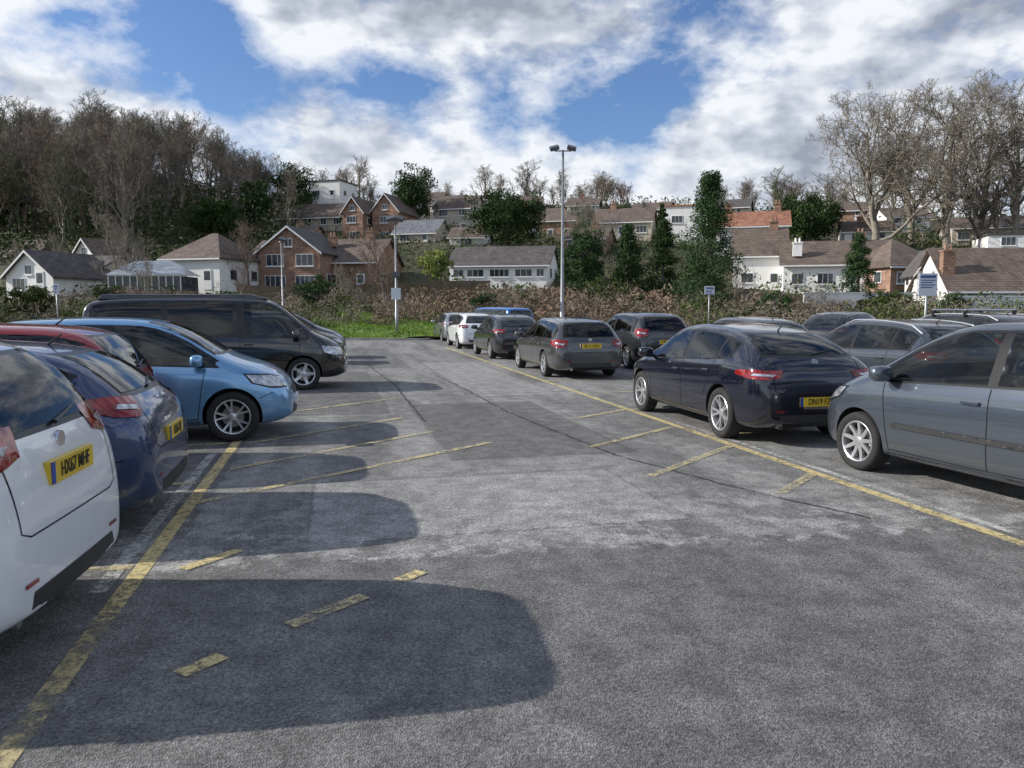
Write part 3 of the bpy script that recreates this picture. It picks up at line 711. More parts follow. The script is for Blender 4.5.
BRN=foliage('bramble_stems',(.11,.09,.068),(.33,.275,.21),.5)
BRN2=foliage('dead_bracken',(.12,.085,.062),(.33,.235,.17),.25)
SHR=foliage('shrub_leaves',(.03,.048,.013),(.115,.15,.042),.5)
IVY=foliage('ivy_leaves',(.016,.036,.010),(.07,.115,.03),.3)
SCR=foliage('winter_scrub',(.05,.05,.03),(.17,.145,.10),.2)
def crown(name,x,y,z,w,h,mat,kind='dome',n=14000,leaf=.22,base=.15):
    root=empty(name,(x,y,z))
    nc=max(30,n//90); cs=[]
    while len(cs)<nc:
        p=NR.uniform(-1,1,3); r=np.linalg.norm(p)
        if kind=='dome':
            if r>1 or r<.45: continue
            k=.8+.25*math.sin(p[0]*5+x)*math.cos(p[1]*4+p[2]*3)
            cs.append((p[0]*w/2*k,p[1]*w/2*k,h*(base+(1-base)*(p[2]*k+1)/2)))
        elif kind=='column':
            t=NR.uniform(0,1); a=NR.uniform(0,6.28)
            env=min(1,(1-t)*1.5)**.85*min(1,.6+t*2)*(1+.22*math.sin(t*17+math.cos(a)*2)+.12*math.sin(t*41+a))
            rad=env*w/2*NR.uniform(.3,1.0)
            cs.append((rad*math.cos(a),rad*math.sin(a),h*(.03+.95*t)-rad*.15))
        else:
            t=NR.uniform(0,1)**1.25; rad=(1-t)**.75*w/2*NR.uniform(.35,1.08)+.05; a=NR.uniform(0,6.28)
            cs.append((rad*math.cos(a),rad*math.sin(a),h*(base*.5+(1-base*.5)*t)-rad*.15))
    cs=np.array(cs); idx=NR.randint(0,len(cs),n); sp=min(w,h)*(.06 if kind!='column' else .07)
    C=cs[idx]+np.clip(NR.normal(size=(n,3)),-1.5,1.5)*np.array([sp*1.15,sp*1.15,sp*.75])
    C[:,2]=np.maximum(C[:,2],.05)
    link(bpy.data.objects.new('foliage',quads('foliage',cards(C,leaf,.55),mat)),root)
    b=MB(); b.tube([(0,0,-.5),(0,0,h*.5),(0.03*w,0,h*.88)],[w*.03+.05,w*.02+.03,.03],8)
    for i in range(14):
        c=cs[R.randrange(len(cs))]; b.tube([(0,0,max(.2,c[2]*.7)),(c[0]*.5,c[1]*.5,c[2]*.88),tuple(c)],[.07,.05,.02],5)
    b.obj('trunk',[BARK],root,smooth=True)
    return root
def cr(name,xl,xr,yt,Y,mat,kind='dome',n=14000,leaf=.22,base=.1,zb=None):
    x=((xl+xr)/2-512)*Y/773; w=(xr-xl)*Y/773; z=H(x,Y) if zb is None else zb; h=1.7+(308-yt)*Y/773-z
    return crown(name,x,Y,z,w,h,mat,kind,n,leaf,base=base)
cr('evergreen_tree',390,440,163,140,EG,n=8000,leaf=.40)
cr('evergreen_tree',462,553,190,110,EG,n=16000,leaf=.33)
cr('conifer_tree',674,740,176,54,EGL,'column',n=28000,leaf=.15)
cr('conifer_tree',558,606,218,60,EGL,'dome',n=15000,leaf=.16)
cr('conifer_tree',606,648,228,62,EGL,'cone',n=13000,leaf=.16)
cr('conifer_tree',640,684,222,60,EG,'cone',n=15000,leaf=.16)
cr('evergreen_tree',765,846,192,115,EG,n=13000,leaf=.35)
cr('conifer_tree',838,876,234,66,EGL,'cone',n=9000,leaf=.17)
cr('evergreen_tree',188,248,198,115,IVY,n=9000,leaf=.34)
cr('evergreen_tree',242,276,178,122,EG,n=7000,leaf=.35)
cr('evergreen_tree',268,322,166,150,EG,n=7000,leaf=.42)
cr('pine_tree',-12,32,176,118,EG,n=8000,leaf=.35)
cr('variegated_bush',417,456,248,78,EGY,n=6000,leaf=.2,zb=4.2)
cr('conifer_tree',653,668,203,118,EG,'column',n=3000,leaf=.3)
cr('evergreen_bush',850,925,288,52,SHR,n=7000,leaf=.16,zb=.3)
cr('evergreen_bush',935,975,290,50,EGL,n=4000,leaf=.14,zb=.3)
cr('evergreen_bush',575,640,276,56,SHR,n=6000,leaf=.16)
cr('evergreen_bush',290,345,276,60,EGL,n=6000,leaf=.16)
cr('evergreen_bush',0,60,284,52,SHR,n=6000,leaf=.16)
for xl,xr,yt,Y in ((465,500,288,52),(690,735,286,50),(745,800,290,48),(620,655,292,50),(150,200,282,52),(205,250,288,50),(90,130,280,54),(520,548,290,54)):
    cr('evergreen_bush',xl,xr,yt,Y,R.choice((SHR,EGL,SHR)),n=2600,leaf=.16,zb=.2)
wood=empty('woodland')
for i in range(170):
    Y=R.uniform(108,190); xp=R.uniform(-60,300)
    x=(xp-512)*Y/773; z=H(x,Y)
    if Y<135 and xp>170: continue
    s=R.uniform(.95,1.4)*(1.0 if xp<230 else .8)
    put('tree',BT[R.choice((0,0,1,1,2,3))],x,Y,z,s,s*R.uniform(.9,1.25),wood)
for i in range(70):
    Y=R.uniform(176,225); xp=R.choice((360,490,590,760,830,950,1040))+R.gauss(0,32)
    x=(xp-512)*Y/773; z=H(x,Y); s=R.uniform(.4,.85)
    put('tree',BT[R.choice((0,1,1,3))],x,Y,z,s,s*R.uniform(1.1,1.5),wood)
def scat(name,n,x0,x1,y0,y1,mat,size,hh,asp=.5):
    xp=NR.uniform(x0,x1,n); Y=NR.uniform(y0,y1,n); X=(xp-512)*Y/773
    cl=np.sin(X*.35)*np.cos(Y*.27+X*.09)+NR.normal(size=n)*.2
    Z=np.array([H(a,c) for a,c in zip(X,Y)])+np.clip(np.abs(NR.normal(size=n)),0,1.8)*np.where(cl>.3,hh,hh*.3)
    link(bpy.data.objects.new(name,quads(name,cards(np.stack([X,Y,Z],1),size,asp),mat)),wood)
scat('ivy_undergrowth',22000,-70,315,100,190,IVY,.6,3.6)
scat('scrub_undergrowth',16000,-70,315,100,190,SCR,.8,3.0,.25)
scat('ridge_undergrowth',9000,300,1100,165,230,IVY,.8,1.7)
scat('ridge_scrub',11000,300,1100,165,230,SCR,.9,1.9,.3)
for xp,yt,Y in ((362,158,175),(350,168,180),(485,166,175),(525,165,178),(500,175,180),(600,176,170),(640,198,150),(615,185,172),(740,182,170),(775,170,165),(795,175,160),(830,172,170),(860,165,165),(700,200,160),(565,192,175),
                (440,190,175),(300,165,170),(330,172,175),(960,190,150),(1010,170,150),(1040,150,140),(810,185,140),(580,205,125),(885,150,150),(720,186,165)):
    bt(xp,yt,Y,wf=1.5 if yt<190 else 1.1)
for xp,yt,Y in ((122,208,72),(140,215,75),(250,222,82),(598,196,80),(385,228,64),(690,235,62),(60,232,95),(20,240,94),(240,262,58),(345,262,56),(150,255,60),(735,262,58)):
    x=(xp-512)*Y/773; z=H(x,Y); h=1.7+(308-yt)*Y/773-z; s=h/7; put('bare_tree',R.choice(SM),x,Y,z,s,s)
for xp,yt,Y,k in ((872,84,108,0),(945,74,104,1),(1010,80,106,2),(1075,84,104,0),(908,90,118,1),(975,76,112,2)):
    x=(xp-512)*Y/773; z=H(x,Y); h=1.7+(308-yt)*Y/773-z; s=h/22; put('bare_tree',BIG[k],x,Y,z,s,s*1.15)
def mass(name,mat,n,x0,x1,y0,y1,hf,size,asp=.5,up=0,pw=1.0,cut=.15):
    X=NR.uniform(x0,x1,n);Y=NR.uniform(y0,y1,n)
    Z=np.array([H(a,c) for a,c in zip(X,Y)]); hh=np.array([hf(a,c) for a,c in zip(X,Y)])
    Z=Z+np.maximum(0,hh)*(1-NR.uniform(0,1,n)**(1.6))**pw
    k=hh>cut
    return link(bpy.data.objects.new(name,quads(name,cards(np.stack([X,Y,Z],1)[k],size,asp,up),mat)))
def lump(a,c):
    return max(.12,.55+.42*math.sin(a*.63+c*.3)*math.cos(c*.55-a*.27)+.25*math.sin(a*1.9+1.3*math.sin(c*.7))*math.sin(c*1.1+a*.5)+.12*math.sin(a*4.1+c))
mass('bramble_bank',BRN2,38000,-9,22,46,62,lambda a,c:2.1*lump(a,c)*min(1,(c-45.5)/4),.30,.28,.2)
mass('bramble_bank',BRN,34000,-9,26,45,60,lambda a,c:2.3*lump(a+3,c)*min(1,(c-44.5)/4),.42,.08,.3)
mass('shrubs',SHR,14000,-9,45,52,68,lambda a,c:1.8*lump(a*.6,c*.7)-.3,.25)
mass('hedge',SHR,22000,9,48,40,52,lambda a,c:1.9*lump(a*.7+2,c*.7)-.2,.2)
mass('hedge',BRN,20000,7,48,40,52,lambda a,c:2.0*lump(a*.7,c*.7),.36,.12,.5)
mass('hedge',BRN,36000,-50,-9,44,62,lambda a,c:2.2*lump(a*.7,c*.6),.40,.10,.5)
mass('hedge',SHR,26000,-50,-10,44,60,lambda a,c:2.0*lump(a*.6+4,c*.6)-.3,.22)
l2=lambda a,c:(.65+.35*math.sin(a*.9+c*.3)*math.cos(c*.8-a*.37)+.15*math.sin(a*2.3))
mass('garden_shrubs',SHR,26000,-60,100,70,135,lambda a,c:2.4*l2(a*.3,c*.25)**2-.5,.42)
mass('garden_shrubs',IVY,22000,-30,100,98,170,lambda a,c:4.2*l2(a*.25,c*.2)**2-1.5,.55)
mass('garden_shrubs',SCR,20000,-60,100,90,170,lambda a,c:3.6*l2(a*.3+1,c*.25)-1.1,.8,.15,1)
# ------------------------------------------------------------------ houses
def tile(name,col):
    m,nt,b,o=new_mat(name); c=objc(nt)
    br=N(nt,'ShaderNodeTexBrick'); br.inputs['Scale'].default_value=1; br.inputs['Brick Width'].default_value=.33; br.inputs['Row Height'].default_value=.2; br.inputs['Mortar Size'].default_value=.02
    sp=N(nt,'ShaderNodeSeparateXYZ'); nt.links.new(c,sp.inputs[0]); cm=N(nt,'ShaderNodeCombineXYZ')
    nt.links.new(math_(nt,'ADD',sp.outputs[0],sp.outputs[1]),cm.inputs[0]); nt.links.new(sp.outputs[2],cm.inputs[1]); nt.links.new(cm.outputs[0],br.inputs['Vector'])
    br.inputs['Color1'].default_value=(*[x*.8 for x in col],1); br.inputs['Color2'].default_value=(*[x*1.25 for x in col],1); br.inputs['Mortar'].default_value=(*[x*.45 for x in col],1)
    f=noise(nt,c,.9,4,.65)
    cc=mixc(nt,.8,br.outputs[0],ramp(nt,f,[(.3,.6),(.7,1.35)]),'MULTIPLY')
    nt.links.new(cc,b.inputs['Base Color']); b.inputs['Roughness'].default_value=.85; return m
T_br=tile('roof_tiles_brown',(.16,.12,.097)); T_dk=tile('roof_tiles_dark',(.11,.098,.095)); T_or=tile('roof_tiles_orange',(.35,.16,.10)); T_gr=tile('roof_slates_grey',(.18,.19,.21))
W_br=tile('wall_brick',(.36,.22,.155)); W_wh=M('wall_render_white',(.86,.85,.82),.85,var=.06,scale=1); W_tn=M('wall_render_tan',(.54,.48,.39),.85,var=.15,scale=1)
UPV=M('window_frame_white',(.80,.80,.79),.5,var=.05); HG=glassmat('house_glass',(.03,.035,.04),.06)
CGL=M('conservatory_glass',(.34,.38,.42),.12,var=.15,scale=1)
def house(name,xp,Y,base,eave,ridge,wpx,d=8,wall=W_br,roof=T_br,axis='x',yaw=-16,wins='auto',chim=(),hip=False,flat=False):
    px=Y/773; x=(xp-512)*px; zb=1.7+(308-base)*px; we=(base-eave)*px; rh=(eave-ridge)*px; w=wpx*px
    root=empty(name,(x,Y+d/2,zb),math.radians(yaw)); 
    a=MB(); hw_=w/2; hd=d/2
    if flat or hip: a.box(-hw_,hw_,-hd,hd,-4,we)
    elif axis=='x':
        a.add([(-hw_,-hd,-4),(hw_,-hd,-4),(hw_,hd,-4),(-hw_,hd,-4),(-hw_,-hd,we),(hw_,-hd,we),(hw_,hd,we),(-hw_,hd,we),(-hw_,0,we+rh),(hw_,0,we+rh)],
              [(0,1,5,4),(2,3,7,6),(1,2,6,9,5),(3,0,4,8,7),(4,5,9,8),(6,7,8,9)])
    else:
        a.add([(-hw_,-hd,-4),(hw_,-hd,-4),(hw_,hd,-4),(-hw_,hd,-4),(-hw_,-hd,we),(hw_,-hd,we),(hw_,hd,we),(-hw_,hd,we),(0,-hd,we+rh),(0,hd,we+rh)],
              [(0,1,5,8,4),(2,3,7,9,6),(1,2,6,5),(3,0,4,7),(4,8,9,7),(5,6,9,8)])
    a.obj('walls',[wall],root)
    r=MB(); oh=.4; th=.16
    if flat:
        r.box(-hw_-.2,hw_+.2,-hd-.2,hd+.2,we+.003,we+.25)
    elif hip:
        X,D=hw_+oh,hd+oh; rl=max(.3,hw_-hd*.75) if hw_>hd*.75 else .2
        z0=we-.05
        r.add([(-X,-D,z0),(X,-D,z0),(X,D,z0),(-X,D,z0),(-rl,0,we+rh),(rl,0,we+rh),(-X,-D,z0-.15),(X,-D,z0-.15),(X,D,z0-.15),(-X,D,z0-.15)],
              [(0,1,5,4),(1,2,5),(2,3,4,5),(3,0,4),(6,7,1,0),(7,8,2,1),(8,9,3,2),(9,6,0,3)])
    elif axis=='x':
        sl=rh/hd
        for s in (-1,1):
            q=[(-hw_-oh,s*(hd+oh),we-oh*sl+.02),(hw_+oh,s*(hd+oh),we-oh*sl+.02),(hw_+oh,0,we+rh+.02),(-hw_-oh,0,we+rh+.02)]
            r.add(q+[(p[0],p[1],p[2]+th) for p in q],[(0,1,2,3),(4,5,6,7),(0,1,5,4),(1,2,6,5),(3,0,4,7)])
    else:
        sl=rh/hw_
        for s in (-1,1):
            q=[(s*(hw_+oh),-hd-oh,we-oh*sl+.02),(s*(hw_+oh),hd+oh,we-oh*sl+.02),(0,hd+oh,we+rh+.02),(0,-hd-oh,we+rh+.02)]
            r.add(q+[(p[0],p[1],p[2]+th) for p in q],[(0,1,2,3),(4,5,6,7),(0,1,5,4),(1,2,6,5),(3,0,4,7)])
    r.obj('roof',[roof],root)
    if not flat:
        g=MB()
        if axis=='x' or hip: g.box(-hw_-.35,hw_+.35,-hd-oh-.1,-hd-oh-.01,we-.28,we-.12)
        else:
            for s in (-1,1):
                q=[(s*(hw_+oh),-hd-oh-.03,we-oh*rh/hw_-.12),(0,-hd-oh-.03,we+rh-.12),(0,-hd-oh-.03,we+rh+.1),(s*(hw_+oh),-hd-oh-.03,we-oh*rh/hw_+.1)]
                g.add(q,[(0,1,2,3)])
        g.obj('fascia',[UPV],root)
    if wins=='auto':
        wins=[]; fl=max(1,int(round(we/2.7))); nx=max(1,int(w/2.6))
        for f in range(fl):
            for i in range(nx):
                ux=-hw_+(i+.5)*w/nx+R.uniform(-.25,.25); v=.9+f*2.6
                if v+1.1>we-.15: v=we-1.35
                if f==0 and i==nx//2 and nx>1: wins.append((ux,0.0,1.0,2.05,1)); continue
                wins.append((ux,max(.3,v),min(1.7,w/nx*R.uniform(.42,.66)),1.15,0))
        if axis=='y' and rh>1.5: wins.append((0,we+.1,.9,.9,0))
    fr=MB(); gl=MB()
    for (u,v,ww,hh,door) in wins:
        y=-hd
        fr.box(u-ww/2,u+ww/2,y-.07,y+.02,v,v+hh)
        if door: gl.box(u-ww/2+.15,u+ww/2-.15,y-.09,y-.072,v+1.0,v+hh-.15); continue
        np_=max(2,int(round(ww/.6)))
        for i in range(np_):
            a0=u-ww/2+.07+i*(ww-.07)/np_; a1=u-ww/2+(i+1)*(ww-.07)/np_
            gl.box(a0,a1,y-.085,y-.072,v+.07,v+hh-.07)
        fr.box(u-ww/2-.08,u+ww/2+.08,y-.16,y-.073,v-.1,v-.003)
    for s in (-1,1):
        for yy in (-hd*.45,hd*.45):
            xx=s*hw_
            for v in ([1.0] if we<4.2 else [1.0,3.4]):
                if v+1.2<we:
                    fr.box(min(xx,xx+s*.07),max(xx,xx+s*.07),yy-.6,yy+.6,v,v+1.15); gl.box(min(xx+s*.073,xx+s*.09),max(xx+s*.073,xx+s*.09),yy-.52,yy+.52,v+.08,v+1.07)
    fr.obj('window_frames',[UPV],root); gl.obj('window_glass',[HG],root)
    for (cx,cy,ch,cm) in chim:
        c=MB(); zz=we+rh*.35; c.box(cx-.45,cx+.45,cy-.35,cy+.35,zz,we+rh+ch); c.box(cx-.52,cx+.52,cy-.42,cy+.42,we+rh+ch+.003,we+rh+ch+.15)
        for q in (-.2,.2): c.tube([(cx+q,cy,we+rh+ch+.15),(cx+q,cy,we+rh+ch+.6)],[.12,.1],8)
        c.obj('chimney',[cm],root)
    return root
B=W_br
house('brick_house',296,85,293,252,228,64,9,B,T_dk,'y',yaw=-8,wins=[(-1.6,.4,2.4,1.5,0),(1.8,.4,2.2,1.5,0),(-1.6,2.9,2.0,1.3,0),(1.8,2.9,2.0,1.3,0),(0,5.0,.9,.9,0)],chim=((2.6,2,-.6,B),))
house('brick_house',352,88,292,262,238,66,9,B,T_br,'x',yaw=-10,chim=((1.5,0,.9,B),))
house('brick_house',271,90,290,252,240,26,8,B,T_br,'x',yaw=0)
house('tiled_house',203,80,290,258,231,66,8,W_wh,T_br,hip=True)
house('gabled_house',42,72,294,276,252,62,7,W_wh,T_dk,'y',yaw=-18)
house('tiled_house',88,78,292,270,256,50,6,W_tn,T_dk,'x')
house('white_house',98,97,280,256,240,32,7,W_wh,T_br,'y',yaw=-25)
house('tiled_house',26,104,266,256,238,66,8,W_tn,T_br,hip=True)
house('terraced_house',361,130,245,213,199,22,8,B,T_br,'y')
house('terraced_house',393,131,245,212,196,28,8,B,T_br,'y')
house('terraced_house',421,124,247,234,220,44,7,W_tn,T_gr,'x')
house('white_house',332,165,202,184,180,34,8,W_wh,T_dk,flat=True)
house('tiled_house',318,142,230,219,204,74,8,W_tn,T_br,'x')
house('tiled_house',460,140,236,210,196,40,8,W_tn,T_br,'x')
house('tiled_house',556,135,242,222,207,52,8,B,T_br,hip=True)
house('tiled_house',628,125,240,223,208,56,8,W_tn,T_br,'x',chim=((-2,0,.8,B),))
house('white_house',692,120,230,208,206,44,8,W_wh,T_or,flat=True)
house('white_house',757,105,252,227,211,70,8,W_wh,T_or,'x',chim=((-3,0,1.,B),(3.5,0,1.,W_br)))
house('white_house',768,88,291,256,228,50,8,W_wh,T_br,'x',chim=((1.6,0,.8,B),))
house('white_house',848,80,293,264,240,104,8,W_wh,T_br,'x',chim=((-4,-3,-.3,W_wh),(2.5,0,.8,B)))
house('brick_house',908,76,293,266,238,56,7,B,T_br,hip=True,yaw=10)
house('white_house',938,68,296,270,250,26,5,W_wh,T_dk,'y')
house('white_house',1006,62,314,290,247,96,8,W_wh,T_br,'x',yaw=-6,chim=((-3.6,-2.4,-.3,B),))
house('tiled_house',1000,120,246,228,216,80,8,W_tn,T_br,'x')
house('white_house',1012,100,252,236,234,36,7,W_wh,T_dk,flat=True)
house('white_house',450,150,222,206,196,30,7,W_wh,T_dk,'x')
for a in ((585,165,216,207,199,30,W_wh,T_br),(655,160,220,211,203,36,B,T_br),(735,150,219,209,200,34,W_tn,T_dk),(850,150,222,212,203,36,B,T_br),(905,140,230,218,208,42,W_wh,T_br),
          (300,118,248,237,226,32,B,T_br),(872,112,246,232,221,44,W_wh,T_br),(592,112,252,239,228,40,B,T_br),
          (430,160,210,201,193,28,B,T_br),(525,160,214,205,197,34,W_tn,T_br),(225,150,226,216,207,30,W_wh,T_dk),
          (290,160,212,203,194,34,B,T_dk),(470,118,252,238,227,34,W_wh,T_br),(410,145,222,212,203,26,W_wh,T_dk)):
    house('hillside_house',*a[:6],7,a[6],a[7],'x',yaw=R.uniform(-26,2),chim=((R.uniform(-2,2),0,.7,B),) if R.random()<.6 else ())
house('bungalow',505,88,287,265,246,100,8,W_wh,T_dk,'x',yaw=-12,wins=[(-4.6,1.1,1.3,.9,0),(-2.6,1.1,2.0,.9,0),(.2,1.1,2.3,.9,0),(3.0,1.1,2.0,.9,0),(4.9,1.1,.9,.9,0)])
cv=empty('conservatory',(-33.6,73,2.6)); c=MB(); 
c.box(-3.3,3.3,-2,2,-2,.7); c.obj('dwarf_wall',[W_br],cv)
c=MB(); c.box(-3.28,3.28,-1.98,1.98,.703,2.0); c.obj('glazing',[HG],cv)
c=MB()
for i in range(11): x=-3.3+i*.66; c.box(x-.04,x+.04,-2.05,-1.985,.703,2.0)
c.box(-3.35,3.35,-2.08,-1.99,2.003,2.1); c.obj('frames',[UPV],cv)
c=MB(); c.add([(-3.5,-2.2,2.12),(3.5,-2.2,2.12),(3.5,2.2,2.12),(-3.5,2.2,2.12),(-1.7,0,3.5),(1.7,0,3.5)],[(0,1,5,4),(1,2,5),(2,3,4,5),(3,0,4),(3,2,1,0)]); c.obj('glass_roof',[CGL],cv)
c=MB(); c.box(21.5,29.5,57,57.25,.2,2.75); c.box(21.4,29.6,56.93,57.32,2.753,2.85); c.obj('garden_wall',[W_wh])
c=MB(); c.box(31,44,54,54.25,.2,2.45); c.box(30.9,44,53.93,54.32,2.453,2.55); c.obj('garden_wall',[W_wh])
FEN=M('fence_wood',(.16,.12,.08),.9,var=.3,scale=4)
c=MB()
for i in range(12):
    x=-24+i*1.85; z=H(x,68); c.box(x,x+1.75,67.98,68.02,z,z+1.7); c.box(x-.09,x-.003,67.93,68.07,z,z+1.8)
c.obj('garden_fence',[FEN])
# ------------------------------------------------------------------ street furniture
STEEL=M('galvanised_steel',(.32,.33,.34),.45,.6,var=.15); LHEAD=M('lamp_housing',(.10,.10,.11),.5,.3,var=.1); LENS=M('lamp_lens',(.55,.57,.6),.1,var=.05)
SIGNW=M('sign_face',(.62,.66,.72),.5,var=.06); INK=M('sign_ink',(.05,.09,.25),.5)
def flood(name,x,y,h,r=.09,w=.45,heads=(-1,1)):
    z=H(x,y) if y>36 else 0; e=empty(name,(x,y,z)); hh=h-z
    b=MB(); b.tube([(0,0,-.2),(0,0,1.3),(0,0,1.32),(0,0,hh)],[r*1.25,r*1.25,r,r*.6],12); b.tube([(-w,0,hh-.05),(w,0,hh-.05)],[.035,.035],8); b.obj('mast',[STEEL],e,smooth=True)
    for s in heads:
        hb=MB(); hb.box(-.24,.24,-.2,.2,-.09,.09); o=hb.obj('floodlight',[LHEAD],e,bevel=.02); o.location=(s*w,0,hh+.1); o.rotation_euler=(math.radians(25),s*math.radians(15),0)
        lb=MB(); lb.box(-.2,.2,-.16,.16,-.105,-.093); q=lb.obj('floodlight_lens',[LENS],e); q.location=o.location; q.rotation_euler=o.rotation_euler
    return e
flood('street_lamp',2.65,41,1.7+154*41/773)
e=flood('street_lamp',-6.15,41.2,1.7+86*41.2/773,.07,.2)
c=MB(); c.box(-.25,.25,-.14,-.075,2.0,2.6); c.obj('notice_board',[SIGNW],e)
c=MB(); c.box(-.16,.16,-.3,.3,3.2,3.45); c.obj('camera_box',[LHEAD],e)
flood('street_lamp',-14.5,49,1.7+66*49/773,.06,.12,(1,))
def sign(name,x,y,w,h,zt,rz=0,face=SIGNW):
    z=H(x,y) if y>36 else 0; e=empty(name,(x,y,z),math.radians(rz)); b=MB(); b.tube([(0,0,-.1),(0,0,zt-z)],[.035,.035],10); b.obj('post',[STEEL],e,smooth=True)
    b=MB(); b.box(-w/2,w/2,-.06,-.038,zt-z-h,zt-z); b.obj('panel',[face],e,bevel=.006)
    b=MB(); b.box(-w/2+.05,w/2-.05,-.066,-.062,zt-z-.14,zt-z-.06); 
    for i in range(4): b.box(-w/2+.06,w/2-.06-(i%2)*.08,-.066,-.062,zt-z-.22-i*.07,zt-z-.19-i*.07)
    b.obj('lettering',[INK],e)
sign('information_sign',12.3,23,.55,.66,2.72)
sign('information_sign',10.0,39.3,.5,.42,2.8)
sign('information_sign',-23.5,40,.3,.5,2.9)
# ------------------------------------------------------------------ light & sky
sd=Vector((1,-.01,0)).normalized(); el=math.radians(27.5)
D=Vector((sd.x*math.cos(el),sd.y*math.cos(el),-math.sin(el)))
sl=bpy.data.lights.new('sun','SUN'); sl.energy=5.0; sl.angle=math.radians(.5); sl.color=(1,.95,.87)
so=bpy.data.objects.new('sun',sl); COL.objects.link(so); so.rotation_euler=D.to_track_quat('-Z','Y').to_euler()
w=bpy.data.worlds.new('World'); scene.world=w; w.use_nodes=True; nt=w.node_tree; nt.nodes.clear()
out=N(nt,'ShaderNodeOutputWorld'); bg=N(nt,'ShaderNodeBackground'); bg.inputs[1].default_value=.1; nt.links.new(bg.outputs[0],out.inputs[0])
sky=N(nt,'ShaderNodeTexSky'); sky.sky_type='NISHITA'; sky.sun_disc=False; sky.sun_elevation=el; sky.sun_rotation=math.atan2(-sd.x,-sd.y); sky.air_density=1.0; sky.dust_density=.6; sky.ozone_density=2.2
tc=N(nt,'ShaderNodeTexCoord').outputs['Generated']; sp=N(nt,'ShaderNodeSeparateXYZ'); nt.links.new(tc,sp.inputs[0])
def cl_noise(off,sc,det,rg,zs=2.0,dist=.0):
    mp=N(nt,'ShaderNodeMapping'); mp.inputs['Location'].default_value=off; mp.inputs['Scale'].default_value=(1,1,zs); nt.links.new(tc,mp.inputs['Vector'])
    n=N(nt,'ShaderNodeTexNoise'); n.inputs['Scale'].default_value=sc; n.inputs['Detail'].default_value=det; n.inputs['Roughness'].default_value=rg; n.inputs['Distortion'].default_value=dist
    nt.links.new(mp.outputs[0],n.inputs['Vector']); return n.outputs['Fac']
n1=cl_noise((2.3,4.1,0),4.6,8,.60,1.9); n2=cl_noise((2.3+.035,4.1,-.055),4.6,4,.60,1.9); n3=cl_noise((5,2,1),2.4,2,.5,2.2)
bil=math_(nt,'SUBTRACT',.30,math_(nt,'ABSOLUTE',math_(nt,'MULTIPLY',math_(nt,'SUBTRACT',cl_noise((1,7,2),11,5,.62,1.6),.5),2.4)))
def blob(px,py,rad,wt):
    u=px-512;v=py-384; d=Vector((u,766.3-.0983*v,-75.7-.9952*v)).normalized()
    dp=N(nt,'ShaderNodeVectorMath'); dp.operation='DOT_PRODUCT'; nt.links.new(tc,dp.inputs[0]); dp.inputs[1].default_value=d
    mr=N(nt,'ShaderNodeMapRange'); mr.interpolation_type='SMOOTHSTEP'; mr.inputs[1].default_value=math.cos(rad/773); mr.inputs[2].default_value=1; mr.inputs[3].default_value=0; mr.inputs[4].default_value=wt
    nt.links.new(dp.outputs['Value'],mr.inputs[0]); return mr.outputs[0]
cov=math_(nt,'ADD',n1,math_(nt,'MULTIPLY',bil,.2))
for bl in ((165,15,100,-.17),(210,55,70,-.11),(385,108,80,-.18),(460,102,85,-.20),(535,102,85,-.19),(610,118,85,-.15),(660,95,60,-.10),(715,45,85,-.17),(255,128,70,-.17),(30,8,60,-.11),(320,85,60,-.09),
           (60,110,190,.08),(350,165,80,.10),(440,160,70,.10),(480,25,110,.09),(880,70,240,.11),(740,165,100,.10),(290,50,80,.06),(560,168,70,.10)):
    cov=math_(nt,'ADD',cov,blob(*bl))
ovh=N(nt,'ShaderNodeMapRange'); ovh.inputs[1].default_value=.48; ovh.inputs[2].default_value=.8; ovh.inputs[3].default_value=.04; ovh.inputs[4].default_value=-.06; nt.links.new(sp.outputs[2],ovh.inputs[0])
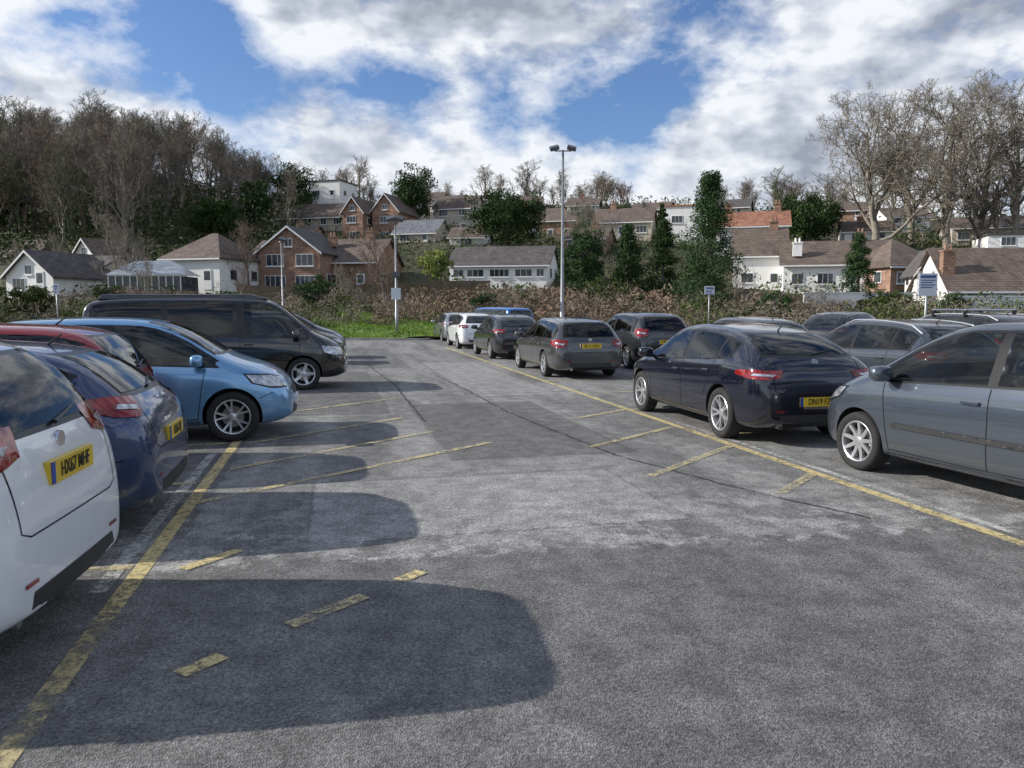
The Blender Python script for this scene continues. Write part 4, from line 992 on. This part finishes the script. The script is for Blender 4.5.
bhd=N(nt,'ShaderNodeMapRange'); bhd.inputs[1].default_value=.3; bhd.inputs[2].default_value=-.3; bhd.inputs[3].default_value=0; bhd.inputs[4].default_value=-.05; nt.links.new(sp.outputs[1],bhd.inputs[0])
cov=math_(nt,'ADD',cov,math_(nt,'ADD',ovh.outputs[0],bhd.outputs[0]))  # cloud cover thinned overhead and behind the camera, shaped to lower ambient light
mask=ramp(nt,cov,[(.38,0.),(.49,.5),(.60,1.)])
shade=math_(nt,'ADD',math_(nt,'MULTIPLY',math_(nt,'SUBTRACT',n1,n2),3.2),math_(nt,'SUBTRACT',1.28,math_(nt,'MULTIPLY',cov,1.0)))
shade=math_(nt,'ADD',shade,math_(nt,'MULTIPLY',bil,.45))
shade=math_(nt,'ADD',shade,math_(nt,'MULTIPLY',math_(nt,'SUBTRACT',n3,.5),1.0))
low=N(nt,'ShaderNodeMapRange'); low.inputs[1].default_value=.42; low.inputs[2].default_value=.12; low.inputs[3].default_value=-.18; low.inputs[4].default_value=.18; nt.links.new(sp.outputs[2],low.inputs[0])
shade=math_(nt,'ADD',shade,low.outputs[0])
ccol=ramp(nt,shade,[(.3,(.36,.39,.45)),(.6,(.60,.63,.69)),(.92,(.97,.97,.97))])
ccol=mixc(nt,1.0,ccol,(9.4,9.7,10.2),'MULTIPLY')
skyc=mixc(nt,1.0,sky.outputs[0],(.90,1.08,1.38),'MULTIPLY')
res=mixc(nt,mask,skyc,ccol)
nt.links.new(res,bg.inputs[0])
try: w.cycles.sampling_method='MANUAL'; w.cycles.sample_map_resolution=512
except Exception: pass
# ------------------------------------------------------------------ camera
cam=bpy.data.cameras.new('camera'); cam.sensor_width=36; cam.lens=36*770/1024; cam.clip_end=3000; cam.clip_start=.05
co=bpy.data.objects.new('camera',cam); COL.objects.link(co); co.location=(0,0,1.7); co.rotation_euler=(math.radians(90-5.64),0,0); scene.camera=co
scene.view_settings.view_transform='Standard'; scene.view_settings.look='None'; scene.view_settings.exposure=0
